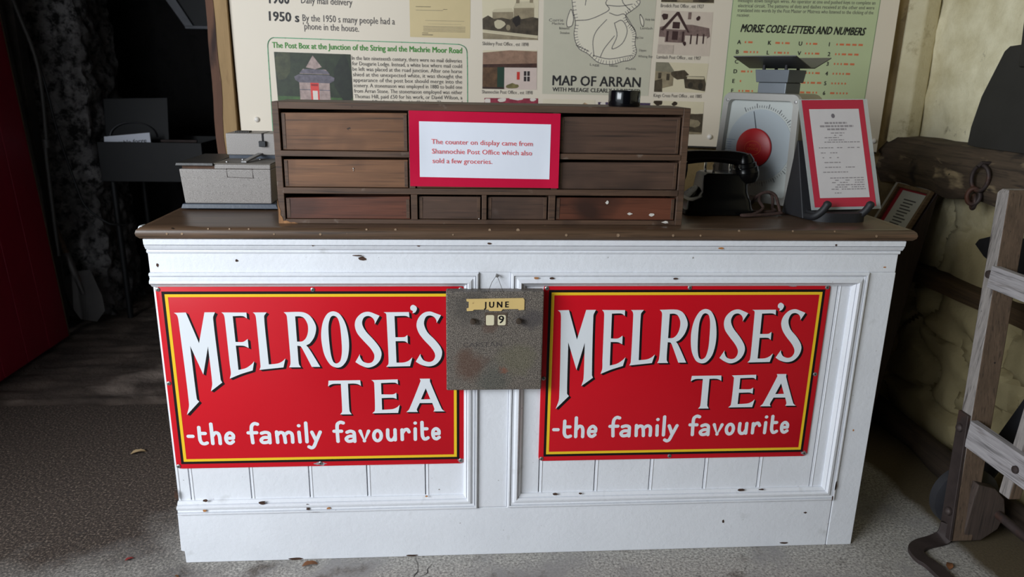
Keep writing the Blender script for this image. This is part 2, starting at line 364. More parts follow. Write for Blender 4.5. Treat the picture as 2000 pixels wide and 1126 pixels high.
# ---- traced shapes: sign lettering (mm on the sign), board print (m on the board plane)
LET = [('M', [[(38.5, 68.6), (67.3, 67.9), (91.7, 149.6), (112.5, 67.7), (138.2, 67.6), (132.2, 83.2, 1), (136.3, 248.8, 1), (139.5, 257.5), (109.0, 281.3), (114.2, 258.8, 1), (112.9, 158.0), (94.2, 234.8), (69.0, 156.5), (71.5, 301.9, 1), (76.8, 309.8), (42.3, 347.0), (50.5, 316.3, 1), (47.2, 87.6, 1), (44.9, 74.8, 1)]]), ('E1', [[(154.1, 68.1), (215.0, 68.6), (215.2, 84.3), (205.4, 78.0, 1), (180.7, 78.1), (181.9, 146.8), (200.6, 146.8, 1), (212.7, 139.0), (213.2, 163.1), (201.2, 157.5, 1), (181.9, 156.6), (183.1, 223.2), (202.2, 218.1, 1), (217.2, 207.6, 1), (224.2, 199.7), (218.6, 224.8), (188.0, 234.7, 1), (159.3, 246.9), (163.3, 231.7, 1), (162.6, 208.9), (160.6, 83.1, 1), (158.8, 73.5, 1)]]), ('L', [[(230.9, 68.5), (264.8, 68.4), (257.7, 80.1, 1), (260.3, 208.8), (282.2, 206.5, 1), (294.5, 200.9, 1), (303.2, 192.6), (296.7, 217.2), (236.0, 223.5), (239.2, 212.9, 1), (237.5, 82.8, 1), (235.6, 73.9, 1)]]), ('R', [[(306.9, 68.2), (352.3, 68.0, 1), (370.5, 77.0, 1), (382.3, 96.9, 1), (385.0, 113.3, 1), (378.9, 135.3, 1), (367.1, 151.9, 1), (357.4, 157.4), (362.3, 163.3, 1), (369.4, 175.9, 1), (390.0, 216.8), (368.4, 216.7), (350.6, 174.1, 1), (343.6, 160.2, 1), (335.2, 158.3), (336.1, 207.6, 1), (340.8, 217.4), (311.1, 217.3), (315.0, 207.5, 1), (315.8, 187.0), (314.2, 82.6, 1), (312.5, 74.5, 1)], [(334.6, 79.3), (346.7, 79.2, 1), (356.6, 84.2, 1), (364.3, 100.5, 1), (364.2, 120.6, 1), (358.4, 137.1, 1), (348.6, 146.3, 1), (335.2, 147.2)]]), ('O', [[(429.4, 66.4, 1), (445.3, 73.1, 1), (458.2, 96.7, 1), (464.9, 129.7, 1), (465.5, 164.9, 1), (459.2, 196.7, 1), (445.6, 215.5, 1), (431.5, 219.2, 1), (416.2, 211.6, 1), (403.3, 187.2, 1), (397.7, 157.4, 1), (396.9, 126.1, 1), (402.8, 95.0, 1), (414.7, 73.2, 1)], [(430.7, 78.2, 1), (439.8, 84.0, 1), (445.1, 104.0, 1), (447.2, 142.6, 1), (446.9, 176.1, 1), (441.8, 200.4, 1), (431.9, 207.9, 1), (423.5, 202.2, 1), (418.3, 179.8, 1), (415.7, 135.2, 1), (416.6, 102.2, 1), (422.9, 82.2, 1)]]), ('S1', [[(545.9, 78.7), (535.4, 74.0, 1), (518.3, 67.9, 1), (501.1, 71.9, 1), (486.9, 86.5, 1), (482.6, 104.8, 1), (487.6, 125.0, 1), (500.9, 143.5, 1), (519.4, 165.9, 1), (528.6, 182.8, 1), (528.3, 195.9, 1), (522.0, 205.4, 1), (511.4, 207.6, 1), (499.3, 202.5, 1), (492.7, 190.2, 1), (492.4, 182.7), (480.1, 204.3), (493.8, 213.8, 1), (511.1, 220.1, 1), (528.8, 214.9, 1), (542.2, 201.6, 1), (547.8, 182.8, 1), (543.8, 165.9, 1), (530.3, 145.4, 1), (511.8, 123.2, 1), (503.5, 108.5, 1), (501.3, 95.6, 1), (506.8, 82.8, 1), (518.0, 79.1, 1), (528.2, 84.6, 1), (532.9, 93.7, 1), (533.0, 101.4)]]), ('E2', [[(556.1, 69.3), (620.4, 69.1), (621.3, 83.4), (611.3, 79.4, 1), (583.6, 79.8), (584.5, 137.0), (607.2, 136.6, 1), (615.5, 131.0), (615.8, 153.8), (607.9, 148.2, 1), (584.7, 147.8), (585.6, 207.1), (604.6, 206.6, 1), (617.1, 201.9, 1), (626.9, 192.4), (620.5, 217.1), (558.9, 218.2), (564.9, 209.3, 1), (565.2, 173.4), (563.2, 78.1, 1), (561.6, 72.6, 1)]]), ('ap', [[(632.4, 50.1, 1), (639.3, 54.9, 1), (640.6, 61.3, 1), (636.6, 69.6, 1), (629.6, 72.7), (630.5, 66.3), (625.3, 63.2, 1), (624.0, 56.8, 1), (627.2, 51.4, 1)]]), ('S2', [[(702.0, 78.1), (689.8, 73.4, 1), (673.2, 67.9, 1), (656.6, 72.2, 1), (643.4, 87.0, 1), (639.0, 105.4, 1), (644.1, 124.9, 1), (656.3, 143.5, 1), (675.6, 166.0, 1), (684.5, 181.2, 1), (685.4, 192.6, 1), (679.1, 203.0, 1), (668.5, 205.8, 1), (656.0, 201.0, 1), (649.0, 190.6, 1), (647.8, 183.0), (635.3, 204.8), (648.9, 213.4, 1), (668.4, 218.2, 1), (686.3, 213.5, 1), (699.6, 198.3, 1), (704.0, 179.3, 1), (699.6, 164.2, 1), (686.3, 145.4, 1), (668.7, 126.7, 1), (660.8, 111.8, 1), (658.2, 97.1, 1), (663.5, 82.3, 1), (674.0, 78.6, 1), (684.5, 83.1, 1), (689.8, 91.4, 1), (690.6, 98.8)]]), ('T', [[(409.2, 255.4), (490.5, 255.0), (492.0, 270.7), (483.6, 266.1, 1), (473.7, 264.3, 1), (458.5, 264.5), (459.4, 341.4, 1), (464.7, 352.0), (434.8, 351.8), (440.1, 343.1, 1), (440.3, 264.6), (422.7, 264.5, 1), (414.5, 266.6, 1), (407.2, 271.4)]]), ('E3', [[(519.4, 255.2), (587.5, 253.8), (588.1, 267.7), (579.8, 263.1, 1), (544.0, 263.8), (544.2, 295.9), (574.3, 296.2, 1), (583.1, 291.7), (583.3, 309.6), (574.2, 306.2, 1), (544.5, 306.5), (544.5, 340.1), (572.0, 338.5, 1), (583.8, 333.5, 1), (591.2, 326.2), (586.5, 349.6), (518.8, 349.8), (525.7, 341.2, 1), (526.3, 263.7, 1), (523.4, 258.3, 1)]]), ('A', [[(644.8, 252.7), (671.6, 252.8), (671.9, 261.9, 1), (701.6, 339.3, 1), (709.6, 347.2), (679.8, 346.9), (682.3, 340.0, 1), (676.9, 322.4), (643.9, 322.1), (635.8, 340.5, 1), (638.6, 347.9), (608.1, 347.6), (615.8, 339.4, 1), (646.7, 259.9, 1)], [(660.1, 280.0), (671.8, 311.3), (647.3, 311.6)]])]
ST = [[(39.5, 408.5), (50.9, 408.7)], [(68.6, 383.4), (68.5, 418.1, 1), (72.4, 428.4, 1), (79.2, 430.8, 1), (85.8, 428.4)], [(70.0, 400.6), (83.1, 400.8)], [(99.9, 374.4), (100.3, 430.5)], [(101.2, 409.0), (108.7, 399.6, 1), (116.2, 401.6, 1), (119.3, 411.2, 1), (119.4, 430.8)], [(136.2, 415.7), (154.1, 415.6), (154.3, 406.9, 1), (146.6, 400.1, 1), (138.3, 405.7, 1), (135.2, 417.2, 1), (138.6, 427.8, 1), (146.1, 430.5, 1), (153.2, 425.5)], [(218.9, 376.6), (211.0, 374.8, 1), (203.8, 381.8, 1), (202.0, 400.9, 1), (203.5, 430.2)], [(193.7, 401.1), (215.3, 401.0)], [(227.9, 402.8), (237.5, 400.4, 1), (246.7, 403.4, 1), (247.8, 413.1, 1), (247.9, 430.9)], [(247.6, 416.0), (233.1, 415.7, 1), (225.5, 422.4, 1), (229.6, 429.8, 1), (240.8, 429.4, 1), (247.6, 424.7)], [(266.9, 399.8), (267.9, 430.4)], [(267.0, 410.4), (275.0, 401.9, 1), (283.5, 403.5, 1), (286.7, 413.6, 1), (288.0, 430.7)], [(286.2, 409.7), (296.4, 401.6, 1), (304.9, 404.6, 1), (307.0, 413.9, 1), (307.0, 430.4)], [(324.8, 401.6), (326.0, 430.1)], [(325.1, 382.7), (325.6, 382.7)], [(343.7, 375.3), (344.2, 430.0)], [(358.4, 402.1), (368.5, 427.8)], [(380.1, 402.0), (368.5, 428.4), (361.7, 443.9, 1), (355.5, 447.8, 1), (348.7, 444.7)], [(441.4, 376.7), (434.0, 374.6, 1), (426.0, 380.7, 1), (424.9, 400.1, 1), (425.6, 430.3)], [(416.6, 400.3), (436.0, 400.6)], [(450.4, 403.9), (459.2, 400.9, 1), (467.8, 404.5, 1), (469.3, 414.3, 1), (469.7, 430.9)], [(469.2, 416.2), (456.1, 416.1, 1), (447.5, 422.8, 1), (452.2, 430.1, 1), (462.7, 429.4, 1), (469.5, 424.1)], [(484.9, 400.9), (495.2, 429.9), (507.0, 401.6)], [(540.3, 415.3, 1), (538.8, 422.7, 1), (535.1, 428.1, 1), (530.1, 430.1, 1), (525.2, 428.0, 1), (521.7, 422.5, 1), (520.5, 415.0, 1), (522.0, 407.6, 1), (525.8, 402.2, 1), (530.7, 400.3, 1), (535.6, 402.4, 1), (539.1, 407.9, 1), (540.3, 415.3, 1)], [(557.5, 398.9), (557.5, 419.5, 1), (562.3, 428.4, 1), (571.2, 427.5, 1), (576.6, 417.8)], [(576.9, 398.8), (577.0, 428.6)], [(595.5, 399.4), (595.7, 427.9)], [(596.2, 409.2), (602.6, 400.1, 1), (609.7, 398.6, 1), (614.0, 405.6)], [(630.6, 397.0), (630.4, 428.0)], [(630.6, 380.0), (631.1, 380.0)], [(648.8, 378.6), (649.5, 416.9, 1), (653.9, 426.8, 1), (659.3, 427.3, 1), (664.3, 424.0)], [(650.5, 397.6), (661.6, 397.4)], [(678.7, 412.5), (693.9, 412.2), (693.3, 403.3, 1), (686.2, 397.3, 1), (679.0, 402.5, 1), (677.6, 414.3, 1), (680.8, 424.2, 1), (687.1, 427.3, 1), (694.2, 423.0)]]
T = [('bold', '1900', (0.092, 1.5366), (0.1609, 1.5358), 0.0346), ('grey', 'Daily mail delivery', (0.2019, 1.5393), (0.3799, 1.5353), 0.0224), ('bold', '1950 s', (0.088, 1.4788), (0.191, 1.4761), 0.0305), ('grey', 'By the 1950 s many people had a', (0.2037, 1.4798), (0.5278, 1.4753), 0.0224), ('grey', "'phone in the house.", (0.2039, 1.4523), (0.3999, 1.4481), 0.0224), ('green', 'The Post Box at the Junction of the String and the Machrie Moor Road', (0.0923, 1.3875), (0.7676, 1.3823), 0.0193), ('body', 'In the late nineteenth century, there were no mail deliveries', (0.3707, 1.352), (0.7676, 1.3493), 0.0134), ('body', 'for Dougarie Lodge. Instead, a white box where mail could', (0.3713, 1.3331), (0.7678, 1.331), 0.0134), ('body', 'be left was placed at the road junction. After one horse', (0.3719, 1.3141), (0.768, 1.3126), 0.0134), ('body', 'shied at the unexpected white, it was thought the', (0.3725, 1.295), (0.7682, 1.2942), 0.0134), ('body', 'appearance of the post box should merge into the', (0.3731, 1.2758), (0.7683, 1.2757), 0.0134), ('body', 'scenery. A stonemason was employed in 1880 to build one', (0.3737, 1.2566), (0.7685, 1.2571), 0.0134), ('body', 'from Arran Stone. The stonemason employed was either', (0.3743, 1.2372), (0.7687, 1.2385), 0.0134), ('body', 'Thomas Hill, paid £50 for his work, or David Wilson, a', (0.375, 1.2178), (0.7689, 1.2198), 0.0134), ('body', 'native of Beith, who lived in Shiskine. The unusual', (0.3756, 1.1984), (0.7691, 1.201), 0.0134), ('cap', 'Sliddery Post Office , est 1898', (0.842, 1.4122), (1.0104, 1.4122), 0.0122), ('cap', 'Shannochie Post Office , est 1898', (0.8413, 1.2428), (1.0298, 1.2424), 0.0122), ('cap', 'Brodick Post Office , est 1927', (1.4909, 1.5574), (1.6512, 1.5579), 0.0122), ('cap', 'Lamlash Post Office , est 1907', (1.4888, 1.379), (1.6561, 1.3769), 0.0122), ('cap', 'Kings Cross Post Office , est 1885', (1.4872, 1.2408), (1.6725, 1.2401), 0.0122), ('bold', 'MAP OF ARRAN', (1.1035, 1.2767), (1.4339, 1.2752), 0.0346), ('bold', 'WITH MILEAGE CLEARLY NUMBERED', (1.1042, 1.2547), (1.4354, 1.253), 0.0142), ('body', 'messages down telegraph wires. An operator at one end pushed keys to complete an', (1.7776, 1.5821), (2.3006, 1.5863), 0.0122), ('body', 'electrical circuit. The patterns of dots and dashes received at the other end were', (1.7795, 1.5645), (2.2994, 1.5692), 0.0122), ('body', 'translated into words by the Post Master or Mistress who listened to the clicking of the', (1.7792, 1.5486), (2.2981, 1.5522), 0.0122), ('body', 'receiver.', (1.7791, 1.5318), (1.8275, 1.532), 0.0122), ('morse', 'MORSE CODE LETTERS AND NUMBERS', (1.7982, 1.4795), (2.274, 1.4774), 0.0265), ('body', 'Corrie', (1.0829, 1.4986), (1.1353, 1.4998), 0.0102), ('map', 'Machrie', (1.0945, 1.4883), (1.1395, 1.4885), 0.0081), ('map', 'Blackwaterfoot', (1.1213, 1.4731), (1.1589, 1.4731), 0.0081), ('map', 'Drumadoon', (1.1256, 1.4573), (1.1595, 1.4572), 0.0081), ('map', 'Lagg', (1.2403, 1.3486), (1.2749, 1.3484), 0.0081), ('map', 'Kildonan', (1.3134, 1.3464), (1.3442, 1.3461), 0.0081), ('map', 'Pladda', (1.3756, 1.3367), (1.4143, 1.3365), 0.0081), ('map', 'Whiting Bay', (1.4191, 1.3812), (1.4731, 1.3814), 0.0081), ('map', 'Dippen', (1.4215, 1.4029), (1.4485, 1.4026), 0.0081), ('map', 'Kings Cross', (1.4032, 1.4474), (1.4339, 1.4472), 0.0081), ('map', 'Holy Isle', (1.4372, 1.5104), (1.4715, 1.5103), 0.0081), ('map', 'Lamlash', (1.4202, 1.4799), (1.466, 1.48), 0.0081)]
MO = [('A', (1.7961, 1.4434), '.-'), ('B', (1.7951, 1.4089), '-...'), ('C', (1.794, 1.3741), '-.-.'), ('D', (1.7929, 1.3391), '-..'), ('E', (1.7919, 1.3039), '.'), ('F', (1.7908, 1.2684), '..-.'), ('K', (1.9138, 1.4432), '-.-'), ('L', (1.9132, 1.4086), '.-..'), ('M', (1.9125, 1.3737), '--'), ('N', (1.9118, 1.3386), '-.'), ('O', (1.9112, 1.3032), '---'), ('P', (1.9105, 1.2676), '.--.'), ('U', (2.0323, 1.443), '..-'), ('V', (2.032, 1.4083), '...-'), ('W', (2.0317, 1.3733), '.--'), ('X', (2.0315, 1.3381), '-..-'), ('Y', (2.0312, 1.3026), '-.--'), ('Z', (2.031, 1.2669), '--..'), ('1', (2.1495, 1.4428), '.----'), ('2', (2.1496, 1.4079), '..---'), ('3', (2.1498, 1.3728), '...--'), ('4', (2.1499, 1.3375), '....-'), ('5', (2.1501, 1.3019), '.....'), ('6', (2.1502, 1.2661), '-....')]
GB = [(0.074, 1.0968), (0.0756, 1.2513), (0.0763, 1.3889), (0.0813, 1.4099), (0.0982, 1.4215), (0.397, 1.4176), (0.7546, 1.413), (0.7788, 1.4038), (0.7862, 1.3862), (0.7884, 1.2456), (0.7886, 1.0933)]
ISL = [(1.1618, 1.6763), (1.332, 1.681), (1.3923, 1.6141), (1.414, 1.5713), (1.3874, 1.5444), (1.3639, 1.5263), (1.3769, 1.5002), (1.3971, 1.4829), (1.4062, 1.46), (1.4044, 1.4296), (1.4119, 1.4027), (1.4037, 1.3809), (1.3852, 1.3696), (1.3604, 1.3655), (1.3321, 1.3559), (1.2937, 1.3551), (1.2645, 1.3636), (1.2307, 1.39), (1.1996, 1.4055), (1.1833, 1.4302), (1.1764, 1.4602), (1.1805, 1.4956), (1.1716, 1.5304), (1.1642, 1.5737), (1.1528, 1.625)]
ISL2 = [(1.1617, 1.5424), (1.1723, 1.513), (1.1678, 1.4865), (1.151, 1.4826), (1.1483, 1.5036)]
ISL3 = [(1.4167, 1.5311), (1.4315, 1.5103), (1.431, 1.489), (1.4205, 1.5029)]
ROADS = [[(1.1839, 1.5045), (1.2289, 1.509), (1.2751, 1.5277), (1.3023, 1.5458), (1.288, 1.5681), (1.3174, 1.6121)], [(1.303, 1.5336), (1.3318, 1.5255), (1.3599, 1.5297), (1.4015, 1.4741)], [(1.2948, 1.5106), (1.2591, 1.4709), (1.2476, 1.4351), (1.254, 1.3815)], [(1.3264, 1.4547), (1.2908, 1.4092), (1.2771, 1.3783)], [(1.3239, 1.4989), (1.3359, 1.4549), (1.3194, 1.4098), (1.3566, 1.4285), (1.3729, 1.4735), (1.3518, 1.5084), (1.3239, 1.4989)], [(1.2135, 1.5576), (1.2166, 1.6095), (1.1876, 1.5916)], [(1.2501, 1.385), (1.3119, 1.3736), (1.3917, 1.3879)], [(1.1857, 1.4195), (1.2341, 1.399)], [(1.378, 1.5442), (1.3475, 1.5783), (1.3631, 1.6306)], [(1.2922, 1.5595), (1.3394, 1.5572), (1.3861, 1.5653)]]
PINS = [(0.0198, 1.1364), (1.7178, 1.096), (2.376, 1.0889)]
RECT = {'board': [(-0.0461, 1.5432), (2.3948, 1.6047), (2.3933, 1.0456), (-0.0402, 1.0952)], 'postbox': [(0.0967, 1.3737), (0.3678, 1.3705), (0.3714, 1.0915), (0.1017, 1.0971)], 'letter': [(0.5818, 1.6267), (0.7985, 1.6292), (0.7973, 1.4342), (0.5817, 1.4347)], 'sliddery': [(0.8386, 1.6167), (1.0439, 1.6204), (1.0436, 1.4343), (0.8437, 1.4334)], 'cottage': [(0.844, 1.3945), (1.0427, 1.3986), (1.0447, 1.2592), (0.8431, 1.2593)], 'pink': [(0.8509, 1.2265), (1.0513, 1.228), (1.0531, 1.0968), (0.852, 1.0979)], 'map': [(1.0607, 1.6735), (1.4759, 1.6816), (1.4673, 1.2442), (1.0662, 1.2448)], 'house': [(1.0686, 1.2264), (1.2656, 1.2259), (1.268, 1.0997), (1.0724, 1.1009)], 'purple': [(1.2776, 1.2187), (1.477, 1.2182), (1.4773, 1.1025), (1.2798, 1.0999)], 'brodick': [(1.4914, 1.6512), (1.6862, 1.653), (1.688, 1.5746), (1.4916, 1.5732)], 'lamlash': [(1.4954, 1.547), (1.689, 1.5447), (1.6881, 1.3903), (1.4895, 1.3953)], 'kings': [(1.4878, 1.3662), (1.6885, 1.3647), (1.6826, 1.259), (1.4878, 1.2594)], 'farm': [(1.4881, 1.2277), (1.6837, 1.2253), (1.6847, 1.1052), (1.4932, 1.1027)], 'panel': [(1.7602, 1.6757), (2.3198, 1.6875), (2.3096, 1.088), (1.7525, 1.0907)]}
# ================================================================== SETTING
def rough_wall(name, fn, nu, nv, mat, label=None):
    """grid of fn(u, v) points with relief already in fn"""
    mb = MB(); vs = [fn(i / nu, j / nv) for j in range(nv + 1) for i in range(nu + 1)]
    fs = [(j*(nu+1)+i, j*(nu+1)+i+1, (j+1)*(nu+1)+i+1, (j+1)*(nu+1)+i) for j in range(nv) for i in range(nu)]
    mb.add(vs, fs)
    return struct(mb, name, mat, label, smooth=True)
def relief(p, s, a):
    return a * (noise.fractal(Vector(p) * s, .9, 2.1, 4))
def stones(p, s, a, g=.13):
    d, pts = noise.voronoi(Vector(p) * s + Vector((noise.noise(Vector(p) * 5), noise.noise(Vector(p) * 5 + Vector((7, 0, 0))), noise.noise(Vector(p) * 5 + Vector((0, 9, 0))))) * .25, distance_metric='DISTANCE', exponent=2.5)
    k = max(0., 1 - (d[1] - d[0]) / g)
    return a * (1 - k * k) + a * .5 * noise.noise(pts[0] * 3.7)
def rubble(p, s, a):
    d, pts = noise.voronoi(Vector(p) * s, distance_metric='DISTANCE', exponent=2.5)
    return a * min(.35, d[1] - d[0])
# floor of the shop (concrete slab), with a broken edge down to the sooty forge floor behind
mb = MB()
edge = [(-1.35 + i * .05, 1.04 + .02 * noise.noise(Vector((i * .4, 3, 0)))) for i in range(80)]
top = [(-1.9, -3.2, 0), (2.6, -3.2, 0)] + [(x, y, 0) for x, y in reversed(edge)]
mb.prism(top, (0, 0, -.1))
struct(mb, 'floor', CONC, 'grey concrete floor, browner towards the forge')
mb = MB()
nu, nv = 70, 150
vs = [(-1.7 + 4.4 * i / nu, .95 + 3.0 * j / nv, -.022 - .05 * max(0., 1 - abs(.95 + 3.0 * j / nv - 1.04) / .09) + .012 * noise.noise(Vector((i * .35, j * .35, 1)))) for j in range(nv + 1) for i in range(nu + 1)]
fs = [(j*(nu+1)+i, j*(nu+1)+i+1, (j+1)*(nu+1)+i+1, (j+1)*(nu+1)+i) for j in range(nv) for i in range(nu)]
mb.add(vs, fs); struct(mb, 'floor_forge', DIRT, 'dark earth floor of the forge behind the opening', smooth=True)
# right wall of whitewashed rubble
def f_right(u, v):
    y = 1.12 - 4.3 * u; z = -.03 + 2.6 * v
    k = 1.0 if z < .62 else .55 if z < 1.0 else .12
    return (2.55 - stones((0, y * .8, z * 1.25), 3.6, .042 * k) - relief((0, y, z), 5.0, .014) + .018, y, z)
rough_wall('wall_right', f_right, 300, 190, WALLR, 'whitewashed rubble wall on the right')
def f_back(u, v):
    x = -.10 + 2.72 * u; z = -.03 + 2.6 * v
    return (x, 1.06 - relief((x, 0, z), 4, .012), z)
rough_wall('wall_back', f_back, 90, 80, WALLB, 'tan plastered wall behind the printed board')
mb = MB().box(-.10, -.02, 1.06, 1.5, -.03, 2.57); struct(mb, 'wall_forge_side', SOOT)
# slim plaster reveal in the corner
mb = MB(); mb.hexa([(2.44, 1.05, 1.08), (2.49, 1.00, 1.08), (2.56, 1.02, 1.08), (2.56, 1.06, 1.08)], [(2.45, 1.05, 2.5), (2.49, 1.0, 2.5), (2.56, 1.02, 2.5), (2.56, 1.06, 2.5)])
struct(mb, 'trim_1', stone('cream_plaster', (214, 204, 170), (186, 172, 132), (150, 134, 98), .3), 'pale plaster strip in the corner', bevel=.01)
mb = MB().box(-1.8, 2.8, -2.5, 3.6, 2.55, 2.65); struct(mb, 'ceiling', PLAST)
mb = MB().box(-1.9, -1.42, -.5, 1.99, -.03, 2.6); struct(mb, 'wall_left', PLAST)
# front wall with the wide daylit doorway the photograph is taken from
mb = MB().box(.15, 2.75, -2.5, -2.3, 0, 2.57)
struct(mb, 'wall_front', PLAST)
# forge room
def f_fb(u, v):
    x = -1.8 + 2.6 * u; z = -.05 + 2.65 * v
    return (x, 3.15 - rubble((x, 0, z), 3, .09) - relief((x, 1, z), 5, .02), z)
rough_wall('wall_forge_back', f_fb, 100, 90, SOOT)
mb = MB().box(-1.9, -1.75, 1.9, 3.3, -.05, 2.6); struct(mb, 'wall_forge_left', SOOT)
mb = MB().box(.72, .85, 1.3, 3.3, -.05, 2.6); struct(mb, 'wall_forge_right', SOOT)
# whitewashed stone pier, front and right faces
def f_pier(u, v):
    z = -.05 + 2.65 * v; L = .75 + .4; q = u * L
    if q < .75: x = -1.93 + q; y = 2.3; n_ = (0, -1)
    else: x = -1.18; y = 2.3 + (q - .75); n_ = (1, 0)
    h = rubble((x, y, z), 6, .05) + relief((x, y, z), 7, .03)
    return (x + n_[0] * h, y + n_[1] * h, z)
rough_wall('pillar', f_pier, 90, 170, PIER, 'rough sooty whitewashed stone pier in the forge')
# timber post at the board's left edge, ledge beam, rail and log along the right wall
mb = MB(); mb2 = MB(); rs = []; r2 = []
for i in range(41):
    z = -.03 + 2.6 * i / 40
    w = .008 * noise.noise(Vector((0, 5, z * 5))); e = .010 * noise.noise(Vector((3, 1, z * 6)))
    rs.append([(-.122 + w, .995, z), (-.090 + e, .985 + w, z), (-.086 + e, 1.09, z), (-.122 + w, 1.09, z)])
    r2.append([(-.0895 + e, .987 + w, z), (-.051, 1.004, z), (-.051, 1.09, z), (-.0855 + e, 1.09, z)])
mb.rings(rs); mb2.rings(r2)
struct(mb, 'trim_2', mottled('split_post_timber', (92, 62, 46), .3, 4, (5, 5, .9), .8, bump=.6, bscale=20, spots=[((46, 28, 24), 5, .52, .64, (4, 4, .8)), ((150, 118, 84), 9, .60, .72, (4, 4, .9))]), 'rough brown split timber post at the opening', smooth=True)
struct(mb2, 'trim_5', mottled('pale_lath_timber', (184, 152, 110), .15, 4, (5, 5, .6), .8, bump=.4, bscale=20, spots=[((120, 86, 60), 6, .58, .72, (4, 4, .8))]), 'pale timber lath between the post and the board', smooth=True)
mb = MB(); rs = []
for i in range(61):
    y = 1.10 - 2.6 * i / 60
    a = .02 * noise.noise(Vector((2, y * 6, 0))); b = .02 * noise.noise(Vector((7, y * 7, 0)))
    rs.append([(2.56, y, 1.11 + a * .4), (2.47 + a, y, 1.105 + a * .5), (2.43 + b, y, 1.06 + b), (2.435 + a, y, 1.035), (2.425 + b, y, .985 + a), (2.45 + a, y, .935 + b), (2.56, y, .93)])
mb.rings(rs); struct(mb, 'trim_3', DARKW, 'old dark timber ledge along the right wall', smooth=True)
mb = MB(); rs = []
for i in range(41):
    y = 1.02 - 2.4 * i / 40; a = .008 * noise.noise(Vector((4, y * 5, 0)))
    rs.append([(2.56, y, .64), (2.485 + a, y, .635 + a), (2.48 + a, y, .585 + a), (2.56, y, .58)])
mb.rings(rs); struct(mb, 'trim_4', wood('brown_rail_timber', (74, 56, 36), .4, 1, 5, .85), 'dark timber rail built into the right wall', smooth=True)
mb = MB(); mb.tube([(2.45 + .01 * math.sin(i), 1.0 - i * .15, .035 + .006 * math.cos(i * 2)) for i in range(16)], [.048 + .005 * math.sin(i * 1.7) for i in range(16)], 12)
tag(mb.build('log', wood('dark_log', (62, 50, 40), .4, 1, 6, .9), smooth=True, loc=(2.5, 0, -.012)), 'long dark round log lying along the foot of the right wall', 'log')
# red plank door, open inwards on the left; leans a little outwards at the top
d = MB()
for i in range(9):
    y0 = 1.88 - i * .185; y1 = y0 - .182
    d.hexa([(-1.217, y0, .0), (-1.262, y0, .0), (-1.262, y1, .0), (-1.217, y1, .0)], [(-1.33, y0, 2.0), (-1.375, y0, 2.0), (-1.375, y1, 2.0), (-1.33, y1, 2.0)])
o = struct(d, 'door_1', DOORR, 'dark red plank door standing open on the left', bevel=.003)
mb = MB(); mb.ribbon([(-1.236, 1.887, .0), (-1.2765, 1.887, .7), (-1.35, 1.887, 2.0)], (1, 0, 0), .04, .006)
mb.build('door_edge', mottled('bare_worn_door_edge', (96, 74, 56), .4, 8, (1, 1, .3), .8), o)

# ================================================================== COUNTER
ct = thing('shop_counter', (.95, .3, 0), 'long white panelled shop counter with dark brown wooden top', 'counter')
W_ = 1.902
mb = MB(); mb.box(.0, .02, .02, .56, .0, .914).box(W_ - .02, W_, .012, .56, .0, .914).box(.02, W_ - .02, .54, .56, .02, .914).box(.02, W_ - .02, .03, .54, .08, .1)
mb.build('carcass', WHITE, ct, bevel=.002)
mb = MB(); mb.box(-.0, W_, 0, .022, .826, .914); mb.build('top_rail', WHITE, ct, bevel=.002)
mb = MB()      # bottom rail, chipped lower left corner
mb.prism([(-.006, 0, .038), (.003, 0, .036), (.004, 0, .0), (1.72, 0, .0), (1.826, 0, .0), (1.826, 0, .152), (-.004, 0, .150)], (0, .022, 0))
mb.build('bottom_rail', WHITE, ct, bevel=.002)
mb = MB().box(.805, .886, 0, .0215, .152, .826); mb.build('stile', WHITE, ct, bevel=.002)
mb = MB().box(1.828, W_ + .001, -.001, .022, .0, .826); mb.build('stile', WHITE, ct, bevel=.002)
def planks(edges, z0, z1, name):
    m_ = MB()
    for a, b in zip(edges[:-1], edges[1:]):
        m_.box(a + .0012, b - .0012, .009, .021, z0, z1)
        m_.box(a + .0055, a + .0085, .0075, .0095, z0, z1)          # bead beside each joint
    m_.build(name, WHITE, ct, bevel=.0012)
planks([-.001, .034, .193, .349, .504, .662, .806], .15, .83, 'plank_panel')
planks([.886, .975, 1.131, 1.287, 1.443, 1.600, 1.756, 1.829], .15, .83, 'plank_panel')
PROF = [(0, .004), (.0014, .004), (.0015, -.006), (.0045, -.009), (.0085, -.009), (.0088, -.002), (.0104, -.002), (.0107, -.0065), (.016, -.005), (.021, -.011), (.027, -.012), (.0305, -.008), (.0308, -.001), (.0322, -.001), (.0325, -.004), (.039, .003), (.039, .009)]
def moulding(x0, x1, z0, z1, sides, name):
    m_ = MB()
    def rect_at(t): return [(x0 + t, z0 + t), (x1 - t, z0 + t), (x1 - t, z1 - t), (x0 + t, z1 - t)]
    for k in sides:
        a = []; b = []
        for t, h in PROF:
            r = rect_at(t); p, q = r[k], r[(k + 1) % 4]
            p = list(p); q = list(q)
            if 'open' in name and k in (0, 2):                        # runs straight out at the left end
                if k == 0: p[0] = x0
                else: q[0] = x0
            a.append((p[0], h, p[1])); b.append((q[0], h, q[1]))
        a.append((a[-1][0], .012, a[-1][2])); b.append((b[-1][0], .012, b[-1][2]))
        a.append((a[0][0], .012, a[0][2])); b.append((b[0][0], .012, b[0][2]))
        m_.rings([a, b])
    m_.build('panel_moulding', WHITE, ct, smooth=True)
moulding(.0, .806, .151, .828, (0, 1, 2), 'open')
moulding(.885, 1.830, .151, .828, (0, 1, 2, 3), 'full')
mb = MB()
pr = [(.0, .876), (-.004, .876), (-.006, .880), (-.004, .884), (-.0015, .8845), (-.0015, .886), (-.008, .8863), (-.013, .893), (-.015, .8975), (-.009, .8978), (-.009, .8992), (-.017, .8995), (-.018, .913), (0, .914)]
